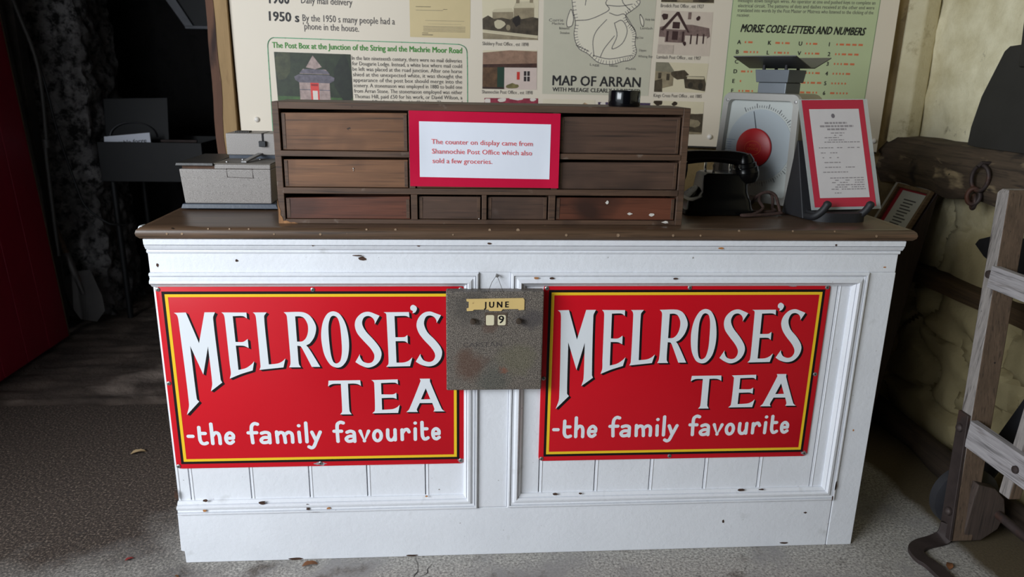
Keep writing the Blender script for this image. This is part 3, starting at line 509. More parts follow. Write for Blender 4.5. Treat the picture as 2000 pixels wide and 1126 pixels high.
mb.rings([[(.0, y, z) for y, z in pr], [(W_ + .004 if z > .884 else W_ + .001, y, z) for y, z in pr]])
mb.build('cornice_moulding', WHITE, ct, smooth=True)
mb = MB()      # countertop with rounded nosing on the front and both ends
sec = [(-.016, .9145), (-.022, .921), (-.0235, .928), (-.021, .936), (-.014, .9415), (.0, .943)]
rs = []
def slab_ring(ins, z): return [(.009 + ins, ins, z), (1.908 - ins, ins, z), (1.908 - ins, .62, z), (.009 + ins, .62, z)]
mb.rings([slab_ring(y, z) for y, z in sec])
top_o = mb.build('counter_top', SLAB, ct, smooth=True)
mb = MB(); mb.hexa([(-.0155, -.002, .931), (-.0135, -.014, .931), (-.004, -.012, .931), (-.006, .02, .931)], [(-.0105, .0, .9435), (-.009, -.010, .9435), (-.001, -.008, .9435), (-.004, .022, .9435)])
mb.build('chipped_corner', EWHT, top_o, bevel=.002)
mb = MB()      # pale dents and filled nail holes along the nosing
for x in (.06, .095, .155, .205, .25, .31, .42, .53, .60, .74, .83, .90, 1.02, 1.15, 1.29, 1.36, 1.46, 1.6, 1.71, 1.82):
    w = random.uniform(.002, .0045); y = random.choice((-.0247, -.0235, -.0195))
    z = {-.0247: .928, -.0235: .933, -.0195: .939}[y]
    mb.lathe([(w, 0), (w * .6, -.0008), (.0001, -.0008)], (x, y + .0006, z), (0, -1, .35), 7, None)
o = mb.build('nail_marks', mottled('pale_bare_wood_dents', (138, 114, 90), .4, 90, rough=.8), top_o)
# flaked paint spots on the white woodwork
mb = MB()
for x, z, w, h, y in [(.515, .862, .012, .006, -.0010), (.505, .871, .015, .002, -.0067), (.21, .856, .004, .004, -.001), (.40, .899, .005, .003, -.0155), (.655, .9, .006, .004, -.0155), (.02, .845, .004, .006, -.001),
                      (.075, .196, .009, .005, -.0065), (.225, .188, .01, .006, -.010), (.345, .176, .006, .008, -.0105), (.345, .165, .005, .004, -.0095), (.42, .176, .004, .003, -.0105), (.36, .155, .02, .0022, -.008), (.42, .156, .01, .0016, -.008),
                      (1.02, .192, .008, .004, -.0065), (1.09, .192, .005, .003, -.0065), (1.55, .192, .011, .005, -.0065), (1.61, .192, .009, .003, -.0065), (1.825, .20, .003, .02, -.009), (1.82, .16, .002, .01, -.0095),
                      (1.51, .088, .004, .006, -.001), (1.75, .11, .005, .003, -.001), (.0, .21, .006, .018, -.001), (1.31, .812, .008, .003, -.0095), (.99, .813, .007, .003, -.0095), (.83, .905, .006, .003, -.0185), (1.72, .903, .003, .003, -.0185), (1.70, .011, .016, .003, -.001), (.3, .004, .02, .004, -.001), (.62, .004, .02, .003, -.001)]:
    n = 9; pts = [(x + w * random.uniform(.6, 1.1) * math.cos(t), y, z + h * random.uniform(.6, 1.1) * math.sin(t)) for t in [2 * math.pi * i / n for i in range(n)]]
    mb.prism(pts, (0, .0012, 0))
mb.build('paint_chips', mottled('exposed_dark_wood', (66, 44, 32), .5, 60, rough=.9), ct)
mb = MB()
for x, z, w, h, y in [(.072, .168, .006, .005, -.0105), (.95, .8135, .008, .003, -.0105), (1.42, .893, .010, .003, -.0145), (.665, .195, .004, .003, -.0075), (.40, .166, .007, .003, -.0095), (1.855, .37, .003, .003, -.0016), (.78, .19, .003, .004, -.0105), (1.87, .84, .005, .002, -.001)]:
    mb.prism([(x + w * random.uniform(.6, 1.1) * math.cos(t), y, z + h * random.uniform(.6, 1.1) * math.sin(t)) for t in [2 * math.pi * i / 9 for i in range(9)]], (0, .0012, 0))
mb.build('rust_stains', mottled('orange_rust_stain', (176, 120, 70), .4, 120, rough=.9), ct)

# ================================================================== ENAMEL SIGNS
def rrect(x0, x1, z0, z1, r, n=5):
    out = []
    for cx, cz, a0 in ((x1 - r, z1 - r, 0), (x0 + r, z1 - r, 90), (x0 + r, z0 + r, 180), (x1 - r, z0 + r, 270)):
        for i in range(n + 1):
            a = math.radians(a0 + 90 * i / n); out.append((cx + r * math.cos(a), cz + r * math.sin(a)))
    return out
SW, SH = .762, .503
def screw(parent, x, y, z, r=.0055):
    m_ = MB(); m_.lathe([(r, 0), (r, -.0012), (r * .7, -.0024), (.0001, -.0027)], (x, -y, z), (0, 1, 0), 14)
    # drawn facing -Y, with a cross slot
    m_.box(x - r * .5, x + r * .5, -y - .0030, -y - .0026, z - r * .09, z + r * .09, EBLK)
    m_.box(x - r * .09, x + r * .09, -y - .0030, -y - .0026, z - r * .5, z + r * .5, EBLK)
    if len(m_.mats) == 1: m_.mats.insert(0, STEEL); m_.m = [0 if i < len(m_.m) - 12 else 1 for i in range(len(m_.m))]
    return m_.build('screw', None, parent, smooth=True, local=True)
def make_sign(x, z, label, screws):
    """local frame: x right, z up from the sign's lower left corner, face towards -Y at y = 0"""
    m_ = MB(); P = rrect(0, SW, 0, SH, .012)
    m_.rings([[(a, .0035, b) for a, b in P], [(a, .0006, b) for a, b in P], [(a + (.0012 if a < SW / 2 else -.0012), 0, b + (.0012 if b < SH / 2 else -.0012)) for a, b in P]])
    s_ = m_.build('enamel_sign', RED, None, smooth=True)
    s_.location = (x, .0045, z)
    tag(s_, label, 'sign', 'red enamel tea signs on the counter front')
    def ring(name, mat, a, w, y):
        q = MB(); q.flat2d = True
        o_ = (a, SW - a, a, SH - a); i_ = (a + w, SW - a - w, a + w, SH - a - w)
        O = [(o_[0], o_[2]), (o_[1], o_[2]), (o_[1], o_[3]), (o_[0], o_[3])]; I = [(i_[0], i_[2]), (i_[1], i_[2]), (i_[1], i_[3]), (i_[0], i_[3])]
        for k in range(4):
            j = (k + 1) % 4
            q.poly([(O[k][0], y, O[k][1]), (O[j][0], y, O[j][1]), (I[j][0], y, I[j][1]), (I[k][0], y, I[k][1])])
        q.build(name, mat, s_, local=True)
    ring('black_border', EBLK, .0135, .0075, -.0002); ring('yellow_border', EYEL, .0205, .0075, -.0003)
    wh = MB(); sh = MB(); wh.flat2d = sh.flat2d = True
    for k, loops in LET:
        ls = [smooth_loop(l) for l in loops]
        vs, fs = tri_fill(ls)
        big = k not in ('T', 'E3', 'A')
        dx, dz = (6.4, 4.6) if big else (5.2, 4.4)
        for t, yy in ((1, -.00020), (.8, -.00023), (.6, -.00026), (.4, -.00029), (.2, -.00032)):
            sh.add([((v.x + dx * t) / 1000, yy, SH - (v.y + dz * t) / 1000) for v in vs], fs)
        wh.add([(v.x / 1000, -.00055, SH - v.y / 1000) for v in vs], fs)
    sh.build('lettering_shadow', EBLK, s_, local=True); wh.build('lettering', EWHT, s_, local=True)
    q = MB(); q.flat2d = True; R0 = 4.7
    for si, l in enumerate(ST):
        pl = smooth_loop(l, False, 9); L_ = []; Rr = []; yy = -.00030 - (si % 3) * .00016
        for i, p in enumerate(pl):
            t = (pl[min(i + 1, len(pl) - 1)] - pl[max(i - 1, 0)]); t = t.normalized() if t.length else Vector((1, 0)); nn = Vector((-t.y, t.x)) * R0
            L_.append(p + nn); Rr.append(p - nn)
        for i in range(len(pl) - 1):
            q.poly([(v.x / 1000, yy, SH - v.y / 1000) for v in (L_[i], L_[i + 1], Rr[i + 1], Rr[i])])
        cs = pl
        for ci, c in enumerate(cs):
            q.poly([((c.x + R0 * math.cos(a)) / 1000, yy - .000003 * (ci + 1), SH - (c.y + R0 * math.sin(a)) / 1000) for a in [2 * math.pi * i / 20 for i in range(20)]])
    q.build('slogan', EWHT, s_, local=True)
    rnd = random.Random(int(x * 100))
    for a, b, w, h in ((.376, .0075, .020, .007), (.752, .009, .011, .009)) if x < .5 else ((.752, .010, .012, .009), (.66, .499, .014, .003)):
        m_ = MB(); m_.prism([(a + w * rnd.uniform(.35, 1) * math.cos(t), -.0002, max(.0008, min(SH - .0008, b + h * rnd.uniform(.35, 1) * math.sin(t)))) for t in [2 * math.pi * i / 17 for i in range(17)]], (0, .0006, 0))
        m_.build('chipped_enamel', mottled('bare_grey_metal', (150, 140, 146), .3, 90, rough=.5), s_, local=True)
    for a, b in screws: screw(s_, a, .0002, b)
    return s_
make_sign(.0065, .2868, 'red enamel tea sign left of the metal calendar, its right edge overlapped by it', [(.006, .495), (.382, .494), (.752, .494), (.006, .245), (.006, .008), (.376, .009), (.752, .010)])
make_sign(.9715, .2892, 'red enamel tea sign right of the metal calendar, with the whole of its face showing', [(.008, .494), (.382, .495), (.752, .495), (.007, .245), (.752, .249), (.008, .008), (.366, .009), (.752, .010)])

# ================================================================== CALENDAR
cx0, cx1, cz0, cz1 = .722, .968, .520, .786
cal = thing('perpetual_calendar', ((cx0 + cx1) / 2, -.03, cz0), 'aged square metal calendar hung on string between the two red signs', 'calendar')
mb = MB(); mb.box(cx0, cx1, -.036, -.004, cz0, cz1)
mb.build('case', CALM, cal, bevel=.0035, seg=3)
kx = lambda u: cx0 + (u - 130) / (945 - 130) * (cx1 - cx0)      # along the case
kz = lambda v: cz1 - (v - 205) / (1035 - 205) * (cz1 - cz0)     # down the case
mb = MB()
pl = [(298, 262), (772, 256), (782, 270), (782, 352), (735, 356), (730, 346), (602, 347), (590, 362), (490, 362), (482, 350), (362, 350), (352, 360), (302, 362), (300, 340), (318, 335), (318, 285), (300, 282)]
mb.prism([(kx(a), -.0385, kz(b)) for a, b in pl], (0, .0022, 0))
pq = mb.build('month_plate', mottled('brass_yellow_plate', (214, 184, 120), .08, 10, rough=.45, metal=.0, spots=[((150, 116, 70), 26, .7, .76)]), cal, bevel=.0005)
mb = MB(); add_text(mb, 'J U N E', (kx(446), -.0388, kz(333)), (kx(648), -.0388, kz(330)), .0148, Vector((1, 0, 0)), (0, 0, 1), .035)
mb.build('month_lettering', EBLK, pq)
mb = MB(); mb.box(kx(452), kx(640), -.0372, -.0358, kz(487), kz(375))
wf = mb.build('day_window', mottled('brown_window_frame', (92, 78, 66), .3, 60, rough=.5, metal=.2), cal, bevel=.002)
for a, b, t in ((462, 530, ''), (560, 627, '9')):
    mb = MB(); mb.prism([(x_, -.0376, z_) for x_, z_ in rrect(kx(a), kx(b), kz(480), kz(395), .004)], (0, .0003, 0))
    dd = mb.build('day_card', plain((222, 212, 180), .5), wf)
    if t:
        mb = MB(); add_text(mb, t, (kx(568), -.0378, kz(462)), (kx(612), -.0378, kz(462)), .0195, Vector((1, 0, 0)), (0, 0, 1), .02, EBLK)
        o = mb.build('day_figure', EBLK, cal)
for a in (352, 735):
    mb = MB(); mb.lathe([(.0045, 0), (.0045, .006), (.0072, .007), (.0078, .013), (.006, .017), (.0001, .0175)], (kx(a), -.0355, kz(438)), (0, -1, 0), 18)
    mb.build('knob', mottled('dull_brass_knob', (92, 80, 70), .3, 60, rough=.4, metal=.6), cal, smooth=True)
mb = MB(); add_text(mb, 'CAPSTAN', (kx(270), -.0363, kz(664)), (kx(600), -.0363, kz(660)), .0125, Vector((1, 0, 0)), (0, 0, 1), 0.)
mb.build('faded_lettering', mottled('faded_dark_print', (72, 66, 64), .25, 300, rough=.6), cal)
mb = MB(); nz = (kx(552), -.006, kz(95))
mb.tube([(kx(458), -.0345, kz(240)), (kx(480), -.036, kz(205)), (kx(510), -.015, kz(150)), (nz[0], -.010, nz[2] + .001)], .0006, 6); mb.tube([(nz[0], -.010, nz[2] + .001), (kx(575), -.014, kz(145)), (kx(602), -.036, kz(205)), (kx(628), -.0345, kz(248))], .0006, 6)
mb.build('string', plain((64, 56, 48), .8), cal)
mb = MB(); mb.tube([(nz[0] - .001, .006, nz[2] + .001), (nz[0] + .001, -.012, nz[2] - .001)], .0018, 8); mb.lathe([(.0045, 0), (.004, .0015), (.0001, .002)], (nz[0] + .001, -.012, nz[2] - .001), (.1, -1, .1), 10)
tag(mb.build('nail', STEEL, smooth=True, loc=nz), 'small nail in the white stile holding the calendar string', 'nail')

# ================================================================== DRAWER CABINET
X0, X1, Z0, Z1, Y0, Y1 = .312, 1.326, .9432, 1.236, .030, .205
dc = thing('drawer_cabinet', (.82, .12, Z0), 'low brown wooden cabinet of handleless drawers on the counter top', 'cabinet')
mb = MB()
def jag(z): return .0025 * noise.noise(Vector((z * 60, 2, 0)))
mb.box(X0, X0 + .016, Y0, Y1, Z0, Z1).box(X1 - .018, X1, Y0, Y1, Z0, Z1).box(X0 + .016, X1 - .018, Y0, Y1, 1.2195, Z1).box(X0 + .016, X1 - .018, Y0, Y1, Z0, .955).box(X0 + .016, X1 - .018, Y1 - .008, Y1, .955, 1.2195)
mb.build('carcass', CARC, dc, bevel=.0015)
mb = MB()
mb.box(X0 + .014, X1 - .016, Y0 - .0015, Y1 - .01, 1.108, 1.122).box(X0 + .014, X1 - .016, Y0 - .0015, Y1 - .01, 1.018, 1.033)
mb.build('rail', CARC, dc, bevel=.0015)
for xa, xb, za, zb in ((.633, .648, 1.122, 1.2195), (.633, .648, 1.033, 1.108), (.636, .652, .955, 1.018), (.985, 1.0, 1.122, 1.2195), (.985, 1.0, 1.033, 1.108), (.980, .997, .955, 1.018), (.812, .824, .955, 1.018)):
    MB().box(xa, xb, Y0 - .001, Y1 - .01, za, zb).build('divider', CARC, dc, bevel=.0012)
def drawer(xa, xb, za, zb, mat, rec, lift=0.0, tilt=0.0):
    g_ = .003
    m_ = MB()
    xa += g_; xb -= g_; za += .001; zb -= .006
    f0 = Y0 + rec
    m_.hexa([(xa, f0, za), (xb, f0 + tilt, za), (xb, f0 + .011 + tilt, za), (xa, f0 + .011, za)], [(xa, f0 + .001, zb - lift), (xb, f0 + .001 + tilt, zb), (xb, f0 + .012 + tilt, zb), (xa, f0 + .012, zb - lift)])
    m_.box(xa, xa + .007, f0 + .012, Y1 - .015, za, zb - .006).box(xb - .007, xb, f0 + .012 + tilt, Y1 - .015, za, zb - .006)
    m_.box(xa + .007, xb - .007, f0 + .012, Y1 - .015, za + .002, za + .006).box(xa, xb, Y1 - .016, Y1 - .009, za, zb - .006)
    d_ = m_.build('drawer', mat, dc, bevel=.0012)
    for x_ in (xa + .001, xb - .009):                 # dovetailed end grain strips
        e_ = MB()
        e_.box(x_, x_ + .008, f0 + (tilt if x_ > xa + .1 else 0) - .0006, f0 + .004 + (tilt if x_ > xa + .1 else 0), za + .002, zb - lift - .002)
        e_.build('dovetail_joint', CARC, d_, bevel=.0004)
    return d_
cols = [(X0 + .016, .633), (.648, .985), (1.0, X1 - .018)]
for (xa, xb), mt in zip(cols, (DRW_A, DRW_A, DRW_B)): drawer(xa, xb, 1.122, 1.2195, mt, .006, .003, .001)
for (xa, xb), mt in zip(cols, (DRW_A, DRW_A, DRW_B)): drawer(xa, xb, 1.033, 1.108, mt, .004, .002)
drawer(X0 + .016, .636, .955, 1.018, DRW_C, .002, .005); drawer(.652, .812, .955, 1.018, DRW_B, .005); drawer(.824, .980, .955, 1.018, DRW_B, .006); drawer(.997, X1 - .018, .955, 1.018, DRW_C, .004)
mb = MB(); mb.prism([(X0 - .0012, Y0 - .001, Z0), (X0 + .046, Y0 - .001, Z0 + .0005), (X0 + .036, Y0 - .001, Z0 + .004), (X0 + .027, Y0 - .001, Z0 + .0035), (X0 + .018, Y0 - .001, Z0 + .008), (X0 + .011, Y0 - .001, Z0 + .007), (X0 + .008, Y0 - .001, Z0 + .017), (X0 + .004, Y0 - .001, Z0 + .022), (X0 + .005, Y0 - .001, Z0 + .033), (X0 + .001, Y0 - .001, Z0 + .045), (X0 - .0012, Y0 - .001, Z0 + .062)], (0, .006, 0))
mb.build('split_corner', RAW, dc, bevel=.0005)
mb = MB()      # flaked white paint marks on the bottom right drawer and frame
for x, z, w, h in ((1.19, .972, .008, .004), (1.247, .969, .008, .007), (1.13, 1.0, .005, .006), (1.283, .951, .012, .004), (.497, 1.08, .0015, .003), (.497, 1.075, .001, .0015), (.805, .957, .002, .0015)):
    yy = Y0 + (.003 if z > .956 else -.0008) - (0 if x > 1 else .0005)
    mb.prism([(x + w * random.uniform(.5, 1) * math.cos(t), yy, z + h * random.uniform(.5, 1) * math.sin(t)) for t in [2 * math.pi * i / 8 for i in range(8)]], (0, .002, 0))
mb.build('paint_marks', plain((206, 200, 192), .7), dc)

# notice taped to the cabinet
nt = thing('notice', (.82, .024, 1.04), 'laminated crimson notice with white paper fixed to the drawer fronts', 'notice')
def sheet(mbx, x0, x1, z0, z1, y, bow, mat, nx=16, nz=8, th=.0005, sk=(0, 0)):
    rs0 = [[(x0 + (x1 - x0) * i / nx, y + bow(i / nx, j / nz), z0 + (z1 - z0) * j / nz + sk[0] * (i / nx)) for i in range(nx + 1)] for j in range(nz + 1)]
    vs = [p for r in rs0 for p in r] + [(p[0], p[1] + th, p[2]) for r in rs0 for p in r]; n1 = (nx + 1) * (nz + 1)
    fs = []
    for j in range(nz):
        for i in range(nx):
            a = j * (nx + 1) + i; q = (a, a + 1, a + nx + 2, a + nx + 1); fs.append(q); fs.append(tuple(n1 + k for k in reversed(q)))
    rim = [i for i in range(nx + 1)] + [(j + 1) * (nx + 1) - 1 for j in range(1, nz + 1)] + [nz * (nx + 1) + i for i in range(nx - 1, -1, -1)] + [j * (nx + 1) for j in range(nz - 1, 0, -1)]
    for a, b in zip(rim, rim[1:] + rim[:1]): fs.append((b, a, a + n1, b + n1))
    mbx.add(vs, fs, mat)
bow = lambda u, v: -.005 * math.sin(math.pi * u) * .4 - .004 * max(0, .12 - u) / .12 * math.sin(math.pi * v) - .004 * max(0, u - .9) / .1 * (1 - v)
mb = MB(); sheet(mb, .635, 1.002, 1.039, 1.2205, .0262, bow, CARD, 24, 10, sk=(-.002, 0)); mb.build('card', CARD, nt, smooth=True)
fx = lambda x: (x - .635) / .367
mb = MB(); sheet(mb, .659, .979, 1.062, 1.1955, .0257, lambda u, v: bow(.065 + u * .872, .12 + .75 * v), PAPER, 24, 10, .0003, sk=(-.003, 0)); mb.build('paper', PAPER, nt, smooth=True)
PINKT = plain((222, 92, 96), .6)
mb = MB()
for t, xa, za, xb, zb in (('The counter on display came from', .688, 1.1425, .9345, 1.140), ('Shannochie Post Office which also', .689, 1.1195, .9335, 1.1175), ('sold a few groceries.', .690, 1.0965, .836, 1.0955)):
    add_text(mb, t, (xa, .0228, za), (xb, .0228, zb), .0115, Vector((1, 0, 0)), (0, 0, 1), .0)
mb.build('notice_text', PINKT, nt)
# pot on the cabinet
mb = MB(); mb.lathe([(.036, 0), (.039, .001), (.040, .004), (.040, .036), (.0385, .039), (.033, .0385), (.032, .030), (.0001, .029)], (1.172, .095, Z1), (0, 0, 1), 32)
tag(mb.build('pot', plain((10, 10, 14), .15), smooth=True, loc=(1.172, .095, Z1)), 'short glossy black round pot standing on the drawer cabinet', 'pot')
# ================================================================== OFFICE MACHINE (left end of the counter)
ZT = .943
om = thing('office_machine', (.14, .30, ZT), 'grey speckled metal office machine with raised rear box, left end of counter', 'machine')
NAVY = mottled('blue_black_paint', (56, 64, 76), .12, 20, rough=.4)
mb = MB(); mb.hexa([(.012, .212, ZT + .004), (.268, .212, ZT + .004), (.268, .45, ZT + .004), (.012, .45, ZT + .004)], [(.016, .216, ZT + .017), (.262, .216, ZT + .017), (.262, .446, ZT + .017), (.016, .446, ZT + .017)])
mb.build('base_plate', NAVY, om, bevel=.002)
for x in (.05, .23):
    for y in (.24, .42): MB().lathe([(.009, 0), (.009, .0045)], (x, y, ZT), (0, 0, 1), 14).build('rubber_foot', BAKE, om)
mb = MB()
b_ = [(.022, .22, ZT + .017), (.250, .22, ZT + .017), (.250, .44, ZT + .017), (.022, .44, ZT + .017)]
zt = 1.066
mb.hexa(b_, [(.0165, .214, zt - .013), (.2545, .214, zt - .013), (.2545, .444, zt - .013), (.0165, .444, zt - .013)])
mb.hexa([(.108, .214, zt - .0131), (.2545, .214, zt - .0131), (.2545, .444, zt - .0131), (.108, .444, zt - .0131)], [(.108, .2135, zt), (.2550, .2135, zt), (.2550, .4445, zt), (.108, .4445, zt)])
body = mb.build('body', HAMMER, om, bevel=.003)
mb = MB(); mb.box(.022, .108, .225, .43, zt - .0135, zt - .003); mb.build('slot_interior', mottled('rusty_interior', (92, 66, 50), .5, 30, rough=.8), om)
mb = MB(); mb.hexa([(.010, .208, zt - .004), (.107, .208, zt - .004), (.107, .44, zt - .0015), (.010, .44, zt - .0015)], [(.012, .210, zt + .0035), (.107, .210, zt + .0035), (.107, .44, zt + .0045), (.012, .44, zt + .0045)])
mb.build('top_plate', mottled('worn_dark_plate', (58, 57, 56), .3, 20, rough=.4, metal=.3), om, bevel=.0012)
mb = MB(); mb.box(.107, .2555, .213, .445, zt + .0001, zt + .0025); mb.build('deck', mottled('scuffed_beige_deck', (108, 101, 92), .3, 14, rough=.5, spots=[((90, 76, 62), 12, .58, .7)]), om, bevel=.0008)
mb = MB()
F_ = [(.139, zt - .011), (.206, zt - .0115), (.207, zt - .036), (.140, zt - .034)]
for i in range(4):
    a, b = F_[i], F_[(i + 1) % 4]
    mb.ribbon([(a[0], .2155, a[1]), (b[0], .2155, b[1])], (0, 1, 0), .003, .0009)
mb.build('label_frame', plain((70, 60, 54), .6), om)
mb = MB(); mb.box(.108, .31, .335, .440, zt + .012, zt + .072); rb = mb.build('rear_box', HAMMER, om, bevel=.003)
mb = MB(); mb.box(.112, .305, .34, .435, zt + .002, zt + .0125); mb.build('rear_box_neck', NAVY, om)
mb = MB(); mb.box(.2065, .2115, .3338, .345, zt + .046, zt + .0725); mb.box(.2065, .2115, .3338, .41, zt + .0715, zt + .0728); mb.build('lever_slot', EBLK, rb)
mb = MB(); mb.box(.199, .218, .3255, .334, zt + .036, zt + .052); mb.build('lever_knob', plain((22, 24, 28), .4), rb, bevel=.0015)
mb = MB(); mb.hexa([(.176, .225, zt + .003), (.190, .225, zt + .003), (.207, .345, zt + .014), (.193, .345, zt + .014)], [(.176, .225, zt + .0075), (.190, .225, zt + .0075), (.207, .345, zt + .0195), (.193, .345, zt + .0195)]); mb.build('arm', STEEL, om, bevel=.001)
mb = MB()
for i in range(9): mb.box(.128 + i * .0045, .131 + i * .0045, .355, .385, zt + .0715, zt + .0765)
mb.build('comb', plain((60, 56, 52), .5), rb)
for x, y in ((.135, .24), (.16, .30), (.205, .31)): MB().lathe([(.004, 0), (.0035, .003), (.0001, .0035)], (x, y, zt + .0024), (0, 0, 1), 12).build('screw', STEEL, om, smooth=True)

# ================================================================== TELEPHONE
tp = thing('telephone', (1.49, .25, ZT), 'old black bakelite telephone between the drawer cabinet and the dial scale', 'telephone')
def rr_ring(x0, x1, y0, y1, z, r=.02, dz=None):
    return [(a, b, z + (dz(a) if dz else 0)) for a, b in rrect(x0, x1, y0, y1, r, 5)]
mb = MB()
mb.rings([rr_ring(1.380, 1.575, .165, .335, ZT + .003), rr_ring(1.380, 1.575, .165, .335, ZT + .015), rr_ring(1.384, 1.571, .169, .331, ZT + .019),
          rr_ring(1.388, 1.567, .173, .327, ZT + .040), rr_ring(1.420, 1.564, .180, .320, ZT + .050), rr_ring(1.432, 1.562, .19, .31, ZT + .062), rr_ring(1.436, 1.561, .2, .30, ZT + .106), rr_ring(1.442, 1.556, .205, .295, ZT + .112)])
mb.build('body', BAKE, tp, smooth=True)
mb = MB(); c_ = Vector((1.408, .25, ZT + .044)); ax = Vector((-.72, 0, .7))
mb.lathe([(.036, 0), (.036, .004), (.033, .006), (.0001, .006)], c_, ax, 32); dl = mb.build('dial', plain((13, 13, 14), .4), tp, smooth=True)
mb = MB()
ux = ax.orthogonal().normalized(); uy = ax.normalized().cross(ux)
for i in range(10):
    a = math.radians(30 * i); mb.lathe([(.0048, 0), (.0001, .0004)], c_ + ax.normalized() * .006 + (ux * math.cos(a) + uy * math.sin(a)) * .026, ax, 12)
mb.build('finger_holes', plain((30, 29, 28), .5), dl)
for x in (1.462, 1.535):
    mb = MB(); mb.tube([(x, .215, ZT + .108), (x, .210, ZT + .124), (x - .004, .203, ZT + .136)], .004, 8); mb.tube([(x, .285, ZT + .108), (x, .287, ZT + .124), (x + .004, .295, ZT + .136)], .004, 8)
    mb.build('cradle', CHROME, tp, smooth=True)
hs = MB(); path = []; rad = []
for i in range(17):
    t = i / 16; path.append((1.372 + .182 * t, .245 - .02 * t, ZT + .147 + .010 * math.sin(math.pi * t) ** .6)); rad.append(.0165 + .004 * abs(2 * t - 1))
hs.tube(path, rad, 14); hnd = hs.build('handset', BAKE, tp, smooth=True)
mb = MB(); mb.lathe([(.018, -.01), (.026, .006), (.030, .024), (.032, .044), (.031, .054), (.022, .057), (.0001, .054)], (1.372, .245, ZT + .150), (-.2, 0, -1), 28); mb.build('earpiece', BAKE, hnd, smooth=True)
mb = MB(); mb.lathe([(.018, -.01), (.026, .005), (.0265, .012), (.031, .014), (.0315, .024), (.035, .026), (.0355, .038), (.037, .040), (.036, .054), (.028, .068), (.0001, .064)], (1.550, .225, ZT + .154), (.2, 0, -1), 28); mb.build('mouthpiece', BAKE, hnd, smooth=True)
mb = MB(); mb.tube([(1.366, .213, ZT + .128), (1.374, .212, ZT + .138), (1.384, .214, ZT + .144)], [.003, .005, .002], 8); mb.build('earpiece_trim', CHROME, hnd, smooth=True)
CORD = mottled('brown_braided_cord', (66, 46, 40), .5, 160, rough=.8, bump=.8, bscale=500)
mb = MB()
pts = [(1.562, .25, .952), (1.585, .235, .965), (1.60, .225, .992), (1.625, .215, 1.004), (1.645, .21, .995), (1.652, .20, .972), (1.655, .19, .954), (1.652, .18, .949), (1.65, .17, .952), (1.60, .16, .949), (1.545, .145, .949), (1.53, .152, .949), (1.57, .165, .950), (1.605, .19, .962), (1.60, .21, .980), (1.615, .235, .997), (1.64, .235, .998), (1.648, .23, .98), (1.652, .235, .955), (1.65, .21, .951), (1.61, .195, .951), (1.575, .20, .951)]
def catmull(P, n=6):
    P = [Vector(p) for p in P]; out = []
    for i in range(len(P) - 1):
        a, b, c, d = P[max(i - 1, 0)], P[i], P[i + 1], P[min(i + 2, len(P) - 1)]
        for q in range(n):
            t = q / n; out.append(.5 * ((2 * b) + (c - a) * t + (2 * a - 5 * b + 4 * c - d) * t * t + (3 * b - a - 3 * c + d) * t ** 3))
    out.append(P[-1]); return out
mb.tube(catmull(pts), .0042, 8); mb.build('cord', CORD, tp, smooth=True)

# ================================================================== DIAL SCALE
sc_ = thing('postal_scale', (1.71, .25, ZT), 'large beige dial weighing scale with red hub and tin tray', 'scale')
sc_.rotation_euler = (0, 0, -math.radians(52))   # local: x right along the face, y into the depth, z up; origin = front right foot
BEIGE = mottled('warm_grey_scale_paint', (158, 150, 132), .1, 10, rough=.32, metal=.25, bump=.1)
FACEG = mottled('silvery_scale_front', (176, 174, 168), .06, 10, rough=.3, metal=.3, bump=.05)
Wd, Dp, Ht = .272, .19, .328
DEPTH, HUBY = .0118, .0022
def face_ring(ins, y, r=.02, top=0.0):
    pts = rrect(-Wd + ins, 0 - ins, .012 + ins, Ht - ins - top, r, 6); out = []
    for a, b in pts:
        k = (b / Ht); a2 = a + (.022 * k if a < -Wd / 2 else -.006 * k)
        out.append((a2, y, b))
    return out
mb = MB(); mb.rings([face_ring(.0215, .0145, .014), face_ring(.004, .004), face_ring(0, .006), face_ring(0, Dp - .05, .035), face_ring(.004, Dp - .045, .035), face_ring(.006, Dp - .02, .04, .004), face_ring(.03, Dp, .04, .02)])
sb = mb.build('housing', BEIGE, sc_, smooth=True, local=True)
mb = MB()
O = face_ring(.002, -.004); I = face_ring(.020, -.004, .014); I2 = face_ring(.021, .0135, .014); O2 = face_ring(.0, .003)
mb.rings([O2, O, I, I2], cap0=False, cap1=False); mb.build('front_frame', FACEG, sc_, smooth=True, local=True)
mb = MB(); mb.poly(face_ring(.0205, .0132, .014)); fc = mb.build('dial_face', mottled('pale_dial_face', (186, 190, 186), .02, 6, rough=.25, bump=0.), sc_, local=True)
mb = MB(); DC = (-.128, .178); R1 = .112
mb.lathe([(R1 - .008, 0), (R1 - .008, .0006)], (DC[0], .0128, DC[1]), (0, -1, 0), 64); mb.build('dial_disc', plain((170, 178, 182), .3), fc, local=True)
mb = MB(); mb.flat2d = True
for i in range(75):
    a = math.radians(118 - 3.9 * i); L_ = .007 if i % 5 else .013; w = .0006 if i % 5 else .0011
    c = Vector((math.cos(a), 0, math.sin(a))); t = Vector((-math.sin(a), 0, math.cos(a))); o0 = Vector((DC[0], .0118, DC[1]))
    r0 = R1 - .004
    mb.poly([o0 + c * r0 - t * w, o0 + c * (r0 + L_) - t * w, o0 + c * (r0 + L_) + t * w, o0 + c * r0 + t * w])
mb.build('graduations', plain((96, 98, 100), .5), fc, local=True)
mb = MB(); mb.flat2d = True
for i in range(6): mb.poly([(-.236, DEPTH, .19 - i * .007), (-.236 + (.03 if i == 0 else .018), DEPTH, .19 - i * .007), (-.236 + (.03 if i == 0 else .018), DEPTH, .1885 - i * .007), (-.236, DEPTH, .1885 - i * .007)])
mb.build('printed_table', plain((120, 130, 150), .5), fc, local=True)
